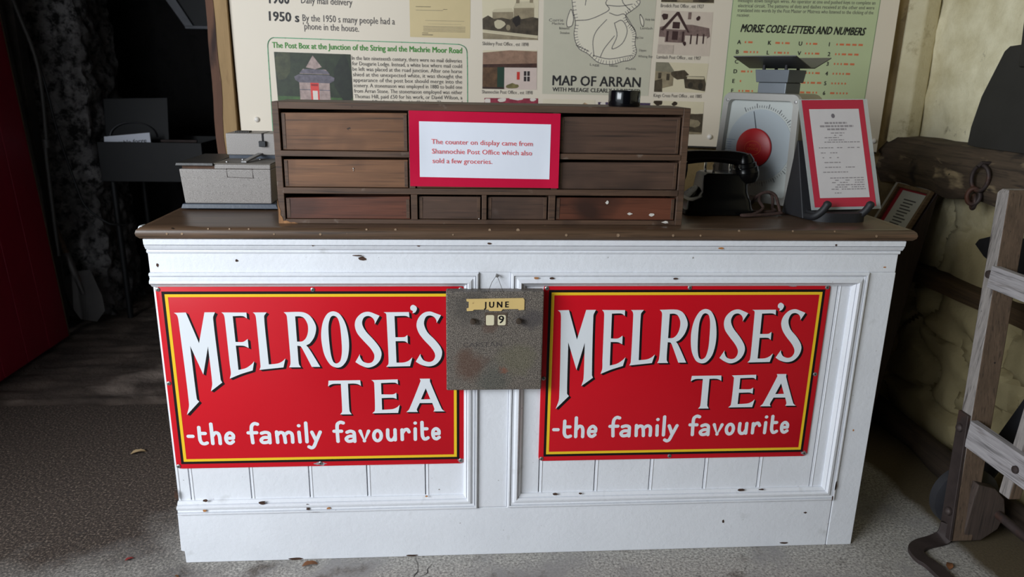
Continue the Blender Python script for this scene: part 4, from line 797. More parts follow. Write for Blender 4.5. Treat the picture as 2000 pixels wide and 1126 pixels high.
mb = MB(); mb.lathe([(.057, 0), (.057, .004), (.054, .0065), (.0001, .007)], (DC[0] - .012, .010, DC[1] - .008), (0, -1, 0), 48); hb = mb.build('hub', plain((172, 16, 24), .4), sc_, smooth=True, local=True)
mb = MB(); mb.flat2d = True
hx, hz = DC[0] - .012, DC[1] - .008
el = [(hx + .027 * math.cos(t), HUBY, hz + .021 * math.sin(t)) for t in [2 * math.pi * i / 32 for i in range(32)]]; el2 = [(hx + .0255 * math.cos(t), HUBY, hz + .0195 * math.sin(t)) for t in [2 * math.pi * i / 32 for i in range(32)]]
for i in range(32): j = (i + 1) % 32; mb.poly([el[i], el[j], el2[j], el2[i]])
add_text(mb, 'POST', (hx - .011, HUBY, hz + .004), (hx + .011, HUBY, hz + .004), .007, Vector((1, 0, 0)), (0, 0, 1), .01); add_text(mb, 'OFFICE', (hx - .019, HUBY, hz - .007), (hx + .019, HUBY, hz - .007), .008, Vector((1, 0, 0)), (0, 0, 1), .01)
mb.build('hub_emblem', plain((196, 84, 40), .5), hb, local=True)
mb = MB(); a = math.radians(104); c = Vector((math.cos(a), 0, math.sin(a))); o0 = Vector((DC[0], .0095, DC[1])); t = Vector((-c.z, 0, c.x))
mb.prism([o0 - t * .0012, o0 + c * .1 - t * .0006, o0 + c * .1 + t * .0006, o0 + t * .0012], (0, -.0008, 0)); mb.build('needle', plain((84, 92, 100), .5), sc_, local=True)
for px_, pz_ in ((-.235, Ht - .022), (-.018, Ht - .022), (-.262, .03), (-.012, .03)):
    MB().lathe([(.005, 0), (.0045, .0025), (.0001, .003)], (px_, -.004, pz_), (0, -1, 0), 14).build('screw', STEEL, sc_, smooth=True, local=True)
PX, PY = -.125, .09
ZINC = mottled('grey_painted_tin', (118, 124, 130), .08, 12, rough=.35, metal=.35, bump=.05)
mb = MB(); mb.box(PX - .045, PX + .045, PY - .043, PY + .043, Ht - .002, Ht + .030); mb.build('neck', ZINC, sc_, bevel=.003, local=True)
mb = MB(); mb.hexa([(PX - .050, PY - .048, Ht + .030), (PX + .050, PY - .048, Ht + .030), (PX + .050, PY + .048, Ht + .030), (PX - .050, PY + .048, Ht + .030)], [(PX - .054, PY - .052, Ht + .066), (PX + .054, PY - .052, Ht + .066), (PX + .054, PY + .052, Ht + .066), (PX - .054, PY + .052, Ht + .066)]); mb.build('weigh_head', ZINC, sc_, bevel=.002, local=True)
for x in (-.035, .035):
    for y in (-.035, .035): MB().lathe([(.005, 0), (.005, .014), (.0045, .0165)], (PX + x, PY + y, Ht + .065), (0, 0, 1), 12).build('tray_post', BLACKM, sc_, local=True)
mb = MB(); zt_ = Ht + .070
secx = [(-.105, .030), (-.012, .0), (.012, .0), (.105, .030)]
rs = []
for y in (-.098, .098):
    up = [(PX + y, PY + x, zt_ + z + .003) for x, z in secx]; dn = [(PX + y, PY + x, zt_ + z) for x, z in reversed(secx)]
    rs.append(up + dn)
mb.rings(rs); mb.build('tray', mottled('dull_tin_tray', (92, 92, 92), .12, 14, rough=.35, metal=.5), sc_, bevel=.0006, local=True)

# ================================================================== DOCUMENT ON BLACK STAND
ds = thing('display_stand', (1.79, .13, ZT), 'black plastic display stand with two front hooks at right end of counter', 'stand')
BP = mottled('matt_black_plastic', (28, 28, 31), .08, 30, rough=.6)
mb = MB(); mb.rings([[(1.70 + a, b, z) for a, b in rrect(.005, .16, .078, .22, .05, 8)] for z in (ZT, ZT + .022, ZT + .025)]); mb.build('base', BP, ds, smooth=True)
mb = MB(); mb.hexa([(1.693, .128, ZT + .001), (1.86, .128, ZT + .001), (1.86, .20, ZT + .001), (1.675, .225, ZT + .001)], [(1.69, .208, ZT + .205), (1.83, .208, ZT + .205), (1.83, .214, ZT + .205), (1.69, .214, ZT + .205)]); mb.build('back_plate', BP, ds, bevel=.003)
for x in (1.733, 1.852):
    mb = MB(); mb.tube(catmull([(x - .03, .14, ZT + .008), (x - .022, .104, ZT + .012), (x - .008, .090, ZT + .028), (x + .002, .086, ZT + .046), (x + .006, .088, ZT + .051)]), [.010] * 18 + [.011] * 3 + [.010] * 2 + [.008, .004], 12); mb.build('hook', BP, ds, smooth=True)
dcm = thing('document', (1.80, .12, .975), 'old printed form on crimson card in clear sleeve, on black stand', 'document')
DO = Vector((1.716, .113, .978)); DU = Vector((1.893, .118, .982)) - DO; DV = Vector((1.684, .203, 1.256)) - DO
DN = DU.cross(DV).normalized()
if DN.y > 0: DN = -DN
def dp(u, v, h=0): return DO + DU * u + DV * v + DN * h
def dsheet(u0, u1, v0, v1, h, th, name, mat):
    m_ = MB(); m_.prism([dp(u0, v0, h), dp(u1, v0, h), dp(u1, v1, h), dp(u0, v1, h)], -DN * th); return m_.build(name, mat, dcm)
g = G('clear_plastic_sleeve'); g.b.inputs['Alpha'].default_value = .45; CLEAR = g.done(rgb(200, 206, 206), .25)
dsheet(-.06, 1.06, -.025, 1.008, 0, .0006, 'sleeve', CLEAR)
dsheet(0, .99, 0, 1, .0004, .0003, 'card', mottled('crimson_mount_card', (180, 36, 62), .05, 5, rough=.4, bump=.02))
pp = dsheet(.10, .90, .085, .915, .0008, .0003, 'printed_form', mottled('grey_printed_paper', (205, 200, 200), .04, 12, rough=.6, bump=.02))
mb = MB(); dh = .0011
def dtext(t, u0, u1, v, cap, b=.0): add_text(mb, t, dp(u0, v, dh), dp(u1, v, dh), cap, DU.normalized(), DV.normalized(), b)
for u0, u1, v in ((.32, .68, .775), (.24, .78, .745), (.35, .66, .716)):      # heading too small to read
    x = u0
    while x < u1:
        w = min(random.uniform(.03, .08), u1 - x); mb.poly([dp(x, v, dh), dp(x + w, v, dh), dp(x + w, v + .017, dh), dp(x, v + .017, dh)]); x += w + .012
for i, (u0, u1, v) in enumerate([(.40, .62, .685), (.45, .58, .663), (.24, .52, .642), (.28, .60, .620), (.28, .85, .600), (.18, .86, .548), (.2, .5, .50), (.22, .48, .455), (.24, .5, .41), (.24, .72, .365), (.2, .6, .32), (.3, .84, .265), (.3, .84, .243), (.32, .84, .222), (.3, .84, .2), (.3, .84, .18), (.3, .85, .16), (.3, .45, .125)]):
    x = u0
    while x < u1:
        w = random.uniform(.02, .07); w = min(w, u1 - x)
        if random.random() < .88: mb.poly([dp(x, v, dh), dp(x + w, v, dh), dp(x + w, v + .009, dh), dp(x, v + .009, dh)])
        x += w + .012
mb.flat2d = True; mb.build('form_print', plain((146, 140, 142), .7), pp)
mb = MB(); mb.prism([dp(.47 + .03 * math.cos(t), .85 + .022 * math.sin(t), dh) for t in [2 * math.pi * i / 8 for i in range(8)]], DN * .0001); mb.build('crest', plain((112, 106, 112), .7), pp)

# ================================================================== PRINTED BOARD
YB = 1.02
bl = RECT['board']
def ext(p, q, z):                    # along the edge q->p up to height z
    t = (z - q[1]) / (p[1] - q[1]); return (q[0] + (p[0] - q[0]) * t, z)
TLb = ext(bl[0], bl[3], 2.28); TRb = ext(bl[1], bl[2], 2.31)
bd = thing('information_board', (1.17, YB, 1.07), 'large white printed history board on the wall behind the counter', 'board')
mb = MB(); mb.prism([(bl[3][0], YB, bl[3][1]), (bl[2][0], YB, bl[2][1]), (TRb[0], YB, TRb[1]), (TLb[0], YB, TLb[1])], (0, .010, 0)); mb.build('panel', BOARDW, bd, bevel=.0008)
mb = MB(); mb.prism([(bl[3][0], YB + .002, bl[3][1] - .006), (bl[2][0], YB + .002, bl[2][1] - .006), (bl[2][0], YB + .002, bl[2][1] - .0002), (bl[3][0], YB + .002, bl[3][1] - .0002)], (0, .012, 0)); mb.build('edge_strip', plain((36, 34, 36), .5), bd)
def lay(k): return YB - .0006 - .00022 * k
PHN = [0]
def photo(name, quad, base, shapes, tex=None):
    """a printed picture: quad corners TL TR BR BL (x, z) and shapes as (u, v) polygons, v down"""
    TL, TR, BR, BL = [Vector(q) for q in quad]
    def at(u, v):
        u = min(1, max(0, u)); v = min(1, max(0, v))
        return (TL * (1 - u) + TR * u) * (1 - v) + (BL * (1 - u) + BR * u) * v
    m_ = MB(); m_.flat2d = True
    def put(pts, mat, k): m_.poly([(at(u, v).x, lay(k), at(u, v).y) for u, v in pts], mat)
    put([(0, 0), (1, 0), (1, 1), (0, 1)], base, 1)
    for i, (pts, mat) in enumerate(shapes): put(pts, mat, 2 + i * .3)
    return m_.build(name, None, bd)
def R4(u0, v0, u1, v1): return [(u0, v0), (u1, v0), (u1, v1), (u0, v1)]
def blob(u, v, ru, rv, n=12, seed=1, rag=.25):
    rnd = random.Random(seed); return [(u + ru * (1 + rnd.uniform(-rag, rag)) * math.cos(2 * math.pi * i / n), v + rv * (1 + rnd.uniform(-rag, rag)) * math.sin(2 * math.pi * i / n)) for i in range(n)]
def pr_(name, c, var=.3, sc=30): return mottled(name, c, var, sc, rough=.5, bump=0)
SEP = pr_('sepia_sky', (222, 210, 180), .04, 8); SEPD = pr_('sepia_dark', (78, 68, 54), .6, 50); SEPM = pr_('sepia_mid', (150, 136, 110), .3, 40); SEPL = pr_('sepia_light', (206, 194, 164), .1, 20)
FOL = pr_('printed_foliage', (40, 50, 30), .6, 30); GRS = pr_('printed_grass', (62, 92, 44), .5, 40); STN = pr_('printed_sandstone', (168, 146, 140), .35, 60); STG = pr_('printed_grey_stone', (104, 98, 108), .5, 60)
REDP = plain((222, 66, 60), .5); WHP = plain((226, 216, 206), .5)
photo('postbox_photo', RECT['postbox'], FOL, [(R4(0, .55, 1, 1), GRS), (blob(.1, .15, .12, .2, 9, 4), pr_('printed_leaves', (62, 66, 40), .6, 40)), (blob(.9, .3, .12, .3, 9, 5), pr_('printed_shade', (28, 34, 22), .6, 40)),
   ([(.30, .34), (.70, .34), (.70, .55), (.73, 1), (.27, 1), (.30, .55)], STN), ([(.28, .60), (.73, .60), (.76, 1), (.25, 1)], STN),
   ([(.24, .30), (.30, .27), (.70, .27), (.77, .30), (.76, .34), (.70, .37), (.30, .37), (.25, .34)], STG), ([(.31, .26), (.36, .20), (.66, .20), (.71, .26)], STN), ([(.31, .255), (.34, .22), (.38, .20), (.62, .20), (.68, .22), (.71, .255)], STG),
   ([(.40, .18), (.50, .03), (.61, .17), (.52, .2)], STN), (R4(.445, .37, .555, .66), REDP), (R4(.47, .47, .535, .60), WHP), (R4(.455, .385, .545, .41), plain((150, 30, 34), .5)), (R4(.30, .455, .44, .465), STG), (R4(.56, .455, .70, .465), STG), (R4(.28, .60, .73, .61), STG)])
photo('letter_facsimile', RECT['letter'], pr_('yellowed_letter', (214, 194, 148), .06, 6), [(R4(.1, .46, .35, .468), SEPD), (R4(.1, .52, .55, .528), SEPM), (R4(.25, .70, .9, .706), SEPM), (R4(.3, .76, .85, .763), SEPM)] + [(R4(.22, .80 + i * .022, .92, .808 + i * .022), SEPM) for i in range(5)] + [(R4(.2, .92, .3, .928), SEPD), (R4(.2, .95, .38, .96), SEPD), (R4(.55, .5, .62, .506), SEPD)])
photo('village_photo', RECT['sliddery'], SEP, [([(.18, .50), (.55, .48), (.56, .72), (.18, .72)], SEPM), ([(.16, .50), (.22, .44), (.52, .42), (.57, .49)], SEPL), ([(.56, .42), (.92, .40), (.93, .74), (.56, .74)], SEPM), ([(.55, .42), (.60, .30), (.90, .29), (.94, .41)], SEPL), (R4(.60, .25, .66, .33), SEPM), (R4(.84, .24, .90, .32), SEPM),
   ([(0, .62), (.1, .56), (.2, .62), (.35, .60), (.5, .63), (.6, .56), (.7, .62), (.9, .58), (1, .6), (1, .92), (0, .82)], SEPD), (blob(.62, .66, .07, .1, 10, 3), plain((40, 34, 30), .5)), (blob(.3, .72, .1, .08, 10, 6), SEPL), (blob(.46, .78, .04, .055, 12, 7, .05), SEPM), ([(0, .82), (1, .93), (1, .96), (0, .86)], SEPL), ([(0, .88), (1, .97), (1, 1), (0, 1)], SEPM)])
photo('cottage_photo', RECT['cottage'], pr_('thatch_print', (150, 118, 98), .35, 40), [([(0, 0), (1, 0), (1, .03), (.5, .0), (0, .06)], SEP), ([(.0, .40), (1, .38), (1, 1), (0, 1)], pr_('wall_print_shade', (96, 70, 48), .6, 40)), ([(.40, .44), (1, .42), (1, 1), (.40, 1)], pr_('limewash_print', (216, 196, 186), .06, 20)), ([(0, .36), (1, .33), (1, .44), (0, .44)], pr_('eaves_print', (70, 44, 36), .5, 50)),
   (R4(.27, .43, .40, .97), plain((36, 62, 48), .5)), (R4(.63, .55, .685, .75), plain((204, 58, 48), .5)), (R4(.76, .53, .87, .79), plain((52, 44, 44), .5)), (R4(.808, .53, .822, .79), WHP), (R4(.76, .65, .87, .665), WHP), (blob(.55, .92, .14, .07, 12, 8), pr_('herbs_print', (120, 110, 70), .5, 50)), (R4(0, .95, .4, 1), plain((58, 40, 34), .5))])
photo('blossom_photo', RECT['pink'], pr_('crimson_print', (150, 52, 70), .5, 40), [(blob(.06, .1, .06, .1, 9, 3), WHP), (blob(.33, .05, .08, .06, 9, 4), WHP), (blob(.6, .0, .12, .05, 9, 5), WHP), (blob(.9, .03, .06, .05, 9, 6), WHP)])
MAPG = pr_('map_sea', (203, 198, 178), .03, 20); MAPL = plain((232, 224, 204), .5); LINE = plain((132, 126, 122), .6)
mb = MB(); mb.flat2d = True
mb.poly([(x, lay(1), z) for x, z in RECT['map']], MAPG)
for isl in (ISL, ISL2, ISL3):
    vs, fs = tri_fill([isl]); mb.add([(v.x, lay(2), v.y) for v in vs], fs, MAPL)
def stroke(m_, pl, w, y, mat):      # printed line
    P = [Vector(p) for p in pl]
    for a, b in zip(P[:-1], P[1:]):
        t = (b - a).normalized(); n_ = Vector((-t.y, t.x)) * w / 2
        a_ = a - t * w * .3; b_ = b + t * w * .3
        m_.poly([(q.x, y, q.y) for q in (a_ + n_, b_ + n_, b_ - n_, a_ - n_)], mat)
for isl in (ISL, ISL2, ISL3): stroke(mb, [tuple(v) for v in smooth_loop([(p[0], p[1], 1) for p in isl], True, 4)] + [isl[0]], .0028, lay(2.4), LINE)
for r in ROADS: stroke(mb, [tuple(v) for v in smooth_loop([(p[0], p[1], 1) for p in r], False, 4)], .0030, lay(2.4), LINE)
for i in range(1, len(ISL)):                      # shading ticks along the coast
    a, b = Vector(ISL[i - 1]), Vector(ISL[i])
    for q in (.2, .5, .8):
        c = a.lerp(b, q); t = (b - a).normalized(); stroke(mb, [(c.x, c.y), (c.x - t.y * -.012, c.y + t.x * -.012)], .0022, lay(2.4), LINE)
mb.build('map', None, bd)
photo('house_drawing', RECT['house'], pr_('cream_print', (226, 214, 190), .05, 8), [([(.65, .25), (.8, .08), (.97, .2), (.97, 1), (.65, 1)], pr_('tan_print', (186, 150, 110), .2, 20)), ([(.65, .3), (.8, .08), (.8, .3)], SEPM)])
photo('purple_photo', RECT['purple'], pr_('violet_print', (74, 60, 84), .5, 40), [(blob(.28, .1, .09, .14, 10, 2), pr_('pink_print', (206, 150, 150), .2, 20)), (blob(.1, .1, .05, .2, 9, 3), WHP)])
photo('shop_photo', RECT['brodick'], SEPL, [(R4(0, .75, 1, .97), SEPD), (R4(.3, .6, .6, .95), SEPM), (blob(.8, .85, .1, .1, 9, 2), plain((60, 52, 44), .5))])
PIK = pr_('sepia_pink_roof', (128, 106, 100), .35, 60); PIW = pr_('sepia_pink_light', (214, 198, 182), .06, 20); PID = plain((66, 44, 44), .5)
photo('gabled_house_photo', RECT['lamlash'], PIW, [([(.0, .38), (.2, .30), (.62, .30), (.95, .36), (.98, .55), (.9, .62), (0, .60)], PIK), ([(.06, .40), (.30, .02), (.34, .02), (.56, .42)], PIK), ([(.12, .42), (.31, .10), (.5, .42)], PIW), (R4(.24, .25, .38, .40), PID), ([(.02, .44), (.30, .02), (.345, .02), (.58, .48), (.54, .48), (.32, .09), (.07, .46)], PID),
   (R4(.12, .42, .52, .72), PIK), (R4(.14, .46, .18, .70), PID), (R4(.25, .46, .36, .66), PID), (R4(.44, .46, .48, .70), PID), (R4(.5, .55, .92, .74), PIW), (R4(.60, .52, .63, .74), PID), (R4(.72, .50, .75, .74), PID), (R4(.84, .50, .87, .72), PID), (R4(.52, .02, .58, .18), PIK), (R4(.70, .12, .74, .2), PIK), (blob(.08, .14, .06, .08, 9, 3), PID), (blob(.72, .15, .04, .05, 9, 4), PID), (blob(.50, .73, .03, .05, 8, 5), PID), (R4(0, .78, .3, .98), pr_('paling_print', (196, 180, 166), .12, 80))])
photo('kings_cross_photo', RECT['kings'], SEP, [([(.0, .05), (.22, .0), (.36, .32), (.36, .78), (.0, .95)], SEPM), ([(.0, .0), (.24, .0), (.38, .33), (.0, .30)], pr_('slate_print', (136, 130, 110), .2, 60)), (blob(.47, .40, .15, .17, 14, 2), SEPD), ([(.55, .45), (.95, .44), (1, .7), (1, .95), (.6, .85)], SEPD), (R4(.62, .46, .95, .54), SEPL), (blob(.7, .75, .05, .1, 12, 3, .05), plain((52, 46, 38), .5)), (blob(.9, .78, .05, .12, 12, 4, .05), plain((52, 46, 38), .5)), ([(.0, .62), (.14, .55), (.16, 1), (.0, 1)], SEPD), (R4(.06, .35, .12, .55), SEPD), (R4(.22, .38, .28, .6), SEPD)])
photo('farm_photo', RECT['farm'], SEP, [(blob(.1, .06, .09, .09, 10, 3), plain((56, 44, 34), .5)), (blob(.42, .08, .06, .06, 10, 4), plain((56, 44, 34), .5)), ([(0, .45), (.7, .35), (1, .4), (1, 1), (0, 1)], SEPM), ([(.55, .4), (1, .36), (1, .95), (.6, .9)], SEPD), (blob(.8, .65, .15, .12, 10, 5), SEPM)])
GREENP = pr_('pale_green_print', (196, 208, 164), .02, 3)
mb = MB(); mb.flat2d = True; mb.poly([(x, lay(1), z) for x, z in RECT['panel']], GREENP)
q = RECT['panel']; GLN = plain((120, 150, 112), .6)
for a, b in ((0, 1), (1, 2), (2, 3), (3, 0)): stroke(mb, [q[a], q[b]], .0022, lay(1.5), GLN)
mb.build('morse_panel', None, bd)
STY = {'bold': (plain((40, 38, 40), .6), .022), 'grey': (plain((84, 80, 80), .6), 0.), 'body': (plain((92, 88, 86), .6), 0.), 'cap': (plain((104, 98, 94), .6), 0.), 'map': (plain((110, 106, 102), .6), 0.), 'green': (plain((70, 148, 60), .6), .018), 'morse': (plain((26, 26, 26), .6), .035)}
groups = {}
for sty, t, a, c, h in T:
    nm = {'bold': 'headings', 'grey': 'dated_text', 'body': 'body_text', 'cap': 'photo_captions', 'map': 'map_place_names', 'green': 'green_heading', 'morse': 'morse_heading'}[sty]
    if nm == 'body_text': nm = 'article_text' if a[0] < .9 else 'map_place_names' if a[0] < 1.6 else 'morse_article_text'
    if nm == 'headings' and a[0] > .9: nm = 'map_title'
    key = (nm, t) if nm in ('photo_captions', 'headings', 'dated_text') else nm
    m_ = groups.setdefault(key, (MB(), STY[sty][0]))[0]
    d = Vector((c[0] - a[0], 0, c[1] - a[1])).normalized(); V = Vector((-d.z, 0, d.x))
    add_text(m_, t, (a[0], lay(4), a[1]), (c[0], lay(4), c[1]), h, d, V, STY[sty][1], None, .22 if sty == 'morse' else 0)
for nm, (m_, mt) in groups.items(): m_.build(nm if isinstance(nm, str) else {'photo_captions': 'photo_caption', 'headings': 'heading', 'dated_text': 'dated_text'}[nm[0]], mt, bd)
mb = MB(); mk = MB(); mb.flat2d = mk.flat2d = True
for ch, (x, z), code in MO:
    add_text(mb, ch, (x - .006, lay(4), z - .007), None, .014, Vector((1, 0, 0)), (0, 0, 1), .03)
    u = x + .022
    for s_ in code:
        w = .017 if s_ == '-' else .0055
        mk.poly([(u, lay(4), z - .003), (u + w, lay(4), z - .0033), (u + w, lay(4), z + .0035), (u, lay(4), z + .0038)]); u += w + .0075
mb.build('morse_characters', STY['bold'][0], bd); mk.build('morse_marks', plain((222, 120, 78), .6), bd)
mb = MB(); mb.flat2d = True; stroke(mb, [tuple(v) for v in smooth_loop([(p[0], p[1], 1) if 0 < i < 10 else p for i, p in enumerate(GB)], False, 5)], .0030, lay(3), plain((104, 170, 128), .6)); mb.build('box_outline', None, bd)
for x, z in PINS:
    MB().lathe([(.010, 0), (.0095, .004), (.006, .008), (.0001, .0095)], (x, YB, z), (0, -1, 0), 20).build('pin', plain((234, 228, 220), .3), bd, smooth=True)
# ================================================================== RIGHT SIDE
# slanted lectern with a framed text in the corner
lc = thing('display_lectern', (2.28, .82, -.012), 'dark brown lectern with white sloping top in the corner behind the counter', 'lectern')
LB = wood('dark_red_brown_wood', (50, 33, 29), .25, 2, 6, .5)
LO = Vector((2.342, .706, .687)); LU = Vector((0, 1, 0)); LV = Vector((.436, 0, .9)); LN = Vector((-.9, 0, .436))
mb = MB(); mb.prism([(2.468, .705, .955), (2.385, .705, .30), (2.345, .705, -.012), (2.12, .705, -.012), (2.12, .705, .24), (2.160, .705, .317)], (0, .25, 0)); mb.build('cabinet', LB, lc, bevel=.004)
def lp(u, v, h=0): return LO + LU * u + LV * v + LN * h
def lslab(u0, u1, v0, v1, h0, h1, name, mat, par, bev=0):
    m_ = MB(); m_.hexa([lp(u0, v0, h0), lp(u1, v0, h0), lp(u1, v1, h0), lp(u0, v1, h0)], [lp(u0, v0, h1), lp(u1, v0, h1), lp(u1, v1, h1), lp(u0, v1, h1)]); return m_.build(name, mat, par, bevel=bev)
lslab(.012, .25, -.30, .31, .0, .010, 'sloping_top', mottled('chalky_white_board', (190, 188, 180), .06, 8, rough=.6), lc, .002)
fp = thing('picture_frame', tuple(lp(.1, .0, .01)), 'narrow wooden framed text with crimson mount lying on the sloping white lectern', 'picture')
FRW = wood('brown_frame_wood', (116, 92, 66), .3, 0, 8, .5)
for a in ((.0, .014, .0, .27), (.196, .210, .0, .27), (.014, .196, .0, .014), (.014, .196, .256, .27)): lslab(a[0], a[1], a[2], a[3], .0102, .026, 'frame_rail', FRW, fp, .002)
lslab(.014, .196, .014, .256, .0102, .014, 'mount', plain((170, 30, 54), .5), fp)
pg = lslab(.020, .172, .014, .250, .0141, .0145, 'paper', plain((206, 208, 206), .5), fp)
mb = MB()
for i in range(9):
    v = .215 - i * .012; u0 = .06 + .008 * (i % 3); u1 = .135 - .006 * (i % 2)
    mb.prism([lp(u0, v, .0146), lp(u1, v, .0146), lp(u1, v + .005, .0146), lp(u0, v + .005, .0146)], LN * .0001)
mb.build('print', plain((84, 84, 88), .6), pg)
# spade blade standing on the ledge
sh = thing('peat_shovel', (2.49, .5, 1.11), 'big dark flat shovel blade standing on the timber ledge', 'shovel')
def shx(y, z): return 2.462 + (z - 1.11) * .10
out = [(.600, 1.112), (.56, 1.108), (.3, 1.108), (.22, 1.115), (.20, 1.16), (.21, 1.42), (.30, 1.44), (.53, 1.425), (.548, 1.41), (.596, 1.27), (.606, 1.17)]
mb = MB(); mb.prism([(shx(y, z), y, z) for y, z in out], (.004, 0, 0)); mb.build('blade', mottled('black_iron_blade', (44, 42, 42), .2, 8, rough=.6, metal=.2), sh, bevel=.001)
mb = MB(); mb.hexa([(shx(0, 1.40) - .012, .33, 1.36), (shx(0, 1.4) - .012, .46, 1.36), (shx(0, 1.4) + .012, .46, 1.36), (shx(0, 1.4) + .012, .33, 1.36)], [(2.51, .35, 1.62), (2.51, .53, 1.62), (2.535, .53, 1.62), (2.535, .35, 1.62)]); mb.build('socket', mottled('black_iron_socket', (40, 38, 38), .2, 8, rough=.6, metal=.2), sh, bevel=.006)
mb = MB(); mb.tube([(2.50, .43, 1.55), (2.53, .43, 2.2)], .018, 12); mb.build('shaft', DARKW, sh, smooth=True)
# second, pointed blade lower down
sp = thing('pointed_shovel', (2.48, .35, .75), 'pointed dark tool blade against the right wall behind the hand truck', 'tool')
mb = MB(); mb.prism([(2.475, .49, .795), (2.475, .475, .815), (2.472, .36, .86), (2.47, .2, .855), (2.47, .2, .735), (2.475, .34, .735), (2.475, .44, .765)], (.005, 0, 0)); mb.build('blade', BLACKM, sp, bevel=.001)
mb = MB(); mb.tube([(2.478, .22, .80), (2.478, -.4, .80)], .016, 10); mb.build('shaft', GREYB, sp, smooth=True)
mb = MB(); mb.box(2.470, 2.55, -.25, -.22, .77, .784); mb.box(2.470, 2.55, .08, .10, .77, .784); mb.build('bracket', IRON, sp)
# iron ring with links on the ledge
rg = thing('iron_ring', (2.43, .45, 1.03), 'rusty iron ring and link hanging from the timber ledge', 'ring')
def torus(o, n, R, r, su=1.0, seg=28):
    n = Vector(n).normalized(); u = n.cross(Vector((0, 0, 1))).normalized(); w = Vector((0, 0, 1)); P = [Vector(o) + u * math.cos(t) * R + w * math.sin(t) * R * su for t in [2 * math.pi * i / seg for i in range(seg + 1)]]
    return P
mb = MB(); mb.tube(torus((2.415, .445, 1.02), (1, .25, 0), .030, .006, 1.35), .0065, 10); mb.build('ring', IRON, rg, smooth=True)
mb = MB(); mb.tube(torus((2.412, .455, .960), (.5, 1, 0), .018, .006, 1.4), .0075, 10); mb.build('link', IRON, rg, smooth=True)
mb = MB(); mb.tube(torus((2.425, .468, .940), (1, -.4, 0), .017, .006, 1.2), .0075, 10); mb.build('link', IRON, rg, smooth=True)
mb = MB(); mb.tube([(2.47, .445, 1.065), (2.41, .445, 1.067), (2.402, .445, 1.055)], .007, 8); mb.build('staple', IRON, rg, smooth=True)

# ================================================================== HAND TRUCK
tk = thing('hand_truck', (2.22, 0, 0), 'weathered grey wooden sack truck with iron toe and wheel at right', 'hand truck')
def stile(y0, y1, x0, x1, z0, z1, wy=.046, wx=.066, name='stile', mat=None):
    m_ = MB()
    q = lambda x, y, z, k=1.0: [(x, y + wy / 2 * k, z), (x, y - wy / 2 * k, z), (x + wx, y - wy / 2 * k, z), (x + wx, y + wy / 2 * k, z)]
    m_.rings([q(x0, y0, z0), q(x0 + (x1 - x0) * .5, y0 + (y1 - y0) * .5, (z0 + z1) / 2), q(x1, y1, z1), q(x1 + .006, y1, z1 + .012, .6)]); o_ = m_.build(name, mat or GREYW, tk, bevel=.004)
    o_.data.materials.append(GREYB)                     # inner and outer sides get the darker, browner wood
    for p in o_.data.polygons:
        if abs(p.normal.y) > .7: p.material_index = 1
    return o_
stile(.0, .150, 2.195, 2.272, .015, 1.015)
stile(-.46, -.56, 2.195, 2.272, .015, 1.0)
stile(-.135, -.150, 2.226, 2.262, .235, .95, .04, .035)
def slat(z0, z1, ya, yb, x, name='slat'):
    m_ = MB(); m_.hexa([(x, ya, z0), (x, yb, z0 - .004), (x + .022, yb, z0 - .004), (x + .022, ya, z0)], [(x + .004, ya, z1), (x + .004, yb, z1 - .006), (x + .026, yb, z1 - .006), (x + .026, ya, z1)]); return m_.build(name, wood('weathered_slat_wood', (160, 155, 156), .25, 1, 8, .85, [((110, 102, 98), 10, .6, .72, (6, .6, 6))]) if not slats else slats[0].data.materials[0], tk, bevel=.002)
slats = []
slats.append(slat(.755, .818, .105, -.53, 2.244)); slats.append(slat(.300, .382, .025, -.5, 2.212))
# iron straps, toe and wheel
mb = MB(); mb.hexa([(2.186, .022, .02), (2.186, -.026, .02), (2.196, -.026, .02), (2.196, .022, .02)], [(2.214, .078, .39), (2.214, .036, .39), (2.224, .036, .39), (2.224, .078, .39)]); st_ = mb.build('iron_strap', IRON, tk, bevel=.002)
for k, (x, y, z) in enumerate(((2.2105, .052, .345), (2.190, .004, .10))):
    MB().lathe([(.013, 0), (.012, .006), (.006, .011), (.0001, .012)], (x, y, z), (-1, 0, .08), 14).build('bolt', IRON, st_, smooth=True)
MB().lathe([(.012, 0), (.011, .005), (.0001, .008)], (2.2535, .115, .79), (-1, 0, .08), 14).build('bolt', IRON, tk, smooth=True)
MB().lathe([(.011, 0), (.010, .005), (.0001, .008)], (2.2135, -.170, .335), (-1, 0, .08), 14).build('bolt', IRON, tk, smooth=True)
mb = MB(); mb.ribbon(catmull([(2.196, .0, .06), (2.188, -.002, .022), (2.165, -.004, .008), (2.11, -.02, .007), (2.075, -.045, .007), (2.066, -.085, .007), (2.078, -.13, .007), (2.085, -.30, .007), (2.078, -.40, .007), (2.10, -.45, .007), (2.19, -.46, .02)]), (.15, -.1, 0), .042, .012); mb.build('toe_iron', IRON, tk, bevel=.002)
mb = MB(); pl = [(2.23, .012), (2.29, .014), (2.335, .05), (2.348, .10), (2.335, .15), (2.30, .185), (2.245, .20), (2.24, .16)]
mb.prism([(x, -.020, z) for x, z in pl], (0, .030, 0)); mb.build('axle_bracket', wood('dark_bracket_wood', (72, 60, 54), .3, 2, 8, .8), tk, bevel=.004)
mb = MB(); mb.lathe([(.02, -.022), (.085, -.018), (.100, -.014), (.100, .014), (.085, .018), (.02, .022)], (2.285, .075, .102), (0, 1, 0), 40); wl = mb.build('wheel', mottled('worn_black_wheel', (48, 48, 52), .2, 14, rough=.6), tk, smooth=True)
mb = MB(); mb.lathe([(.022, -.028), (.022, .028)], (2.285, .075, .102), (0, 1, 0), 20); mb.build('hub', IRON, wl, smooth=True)
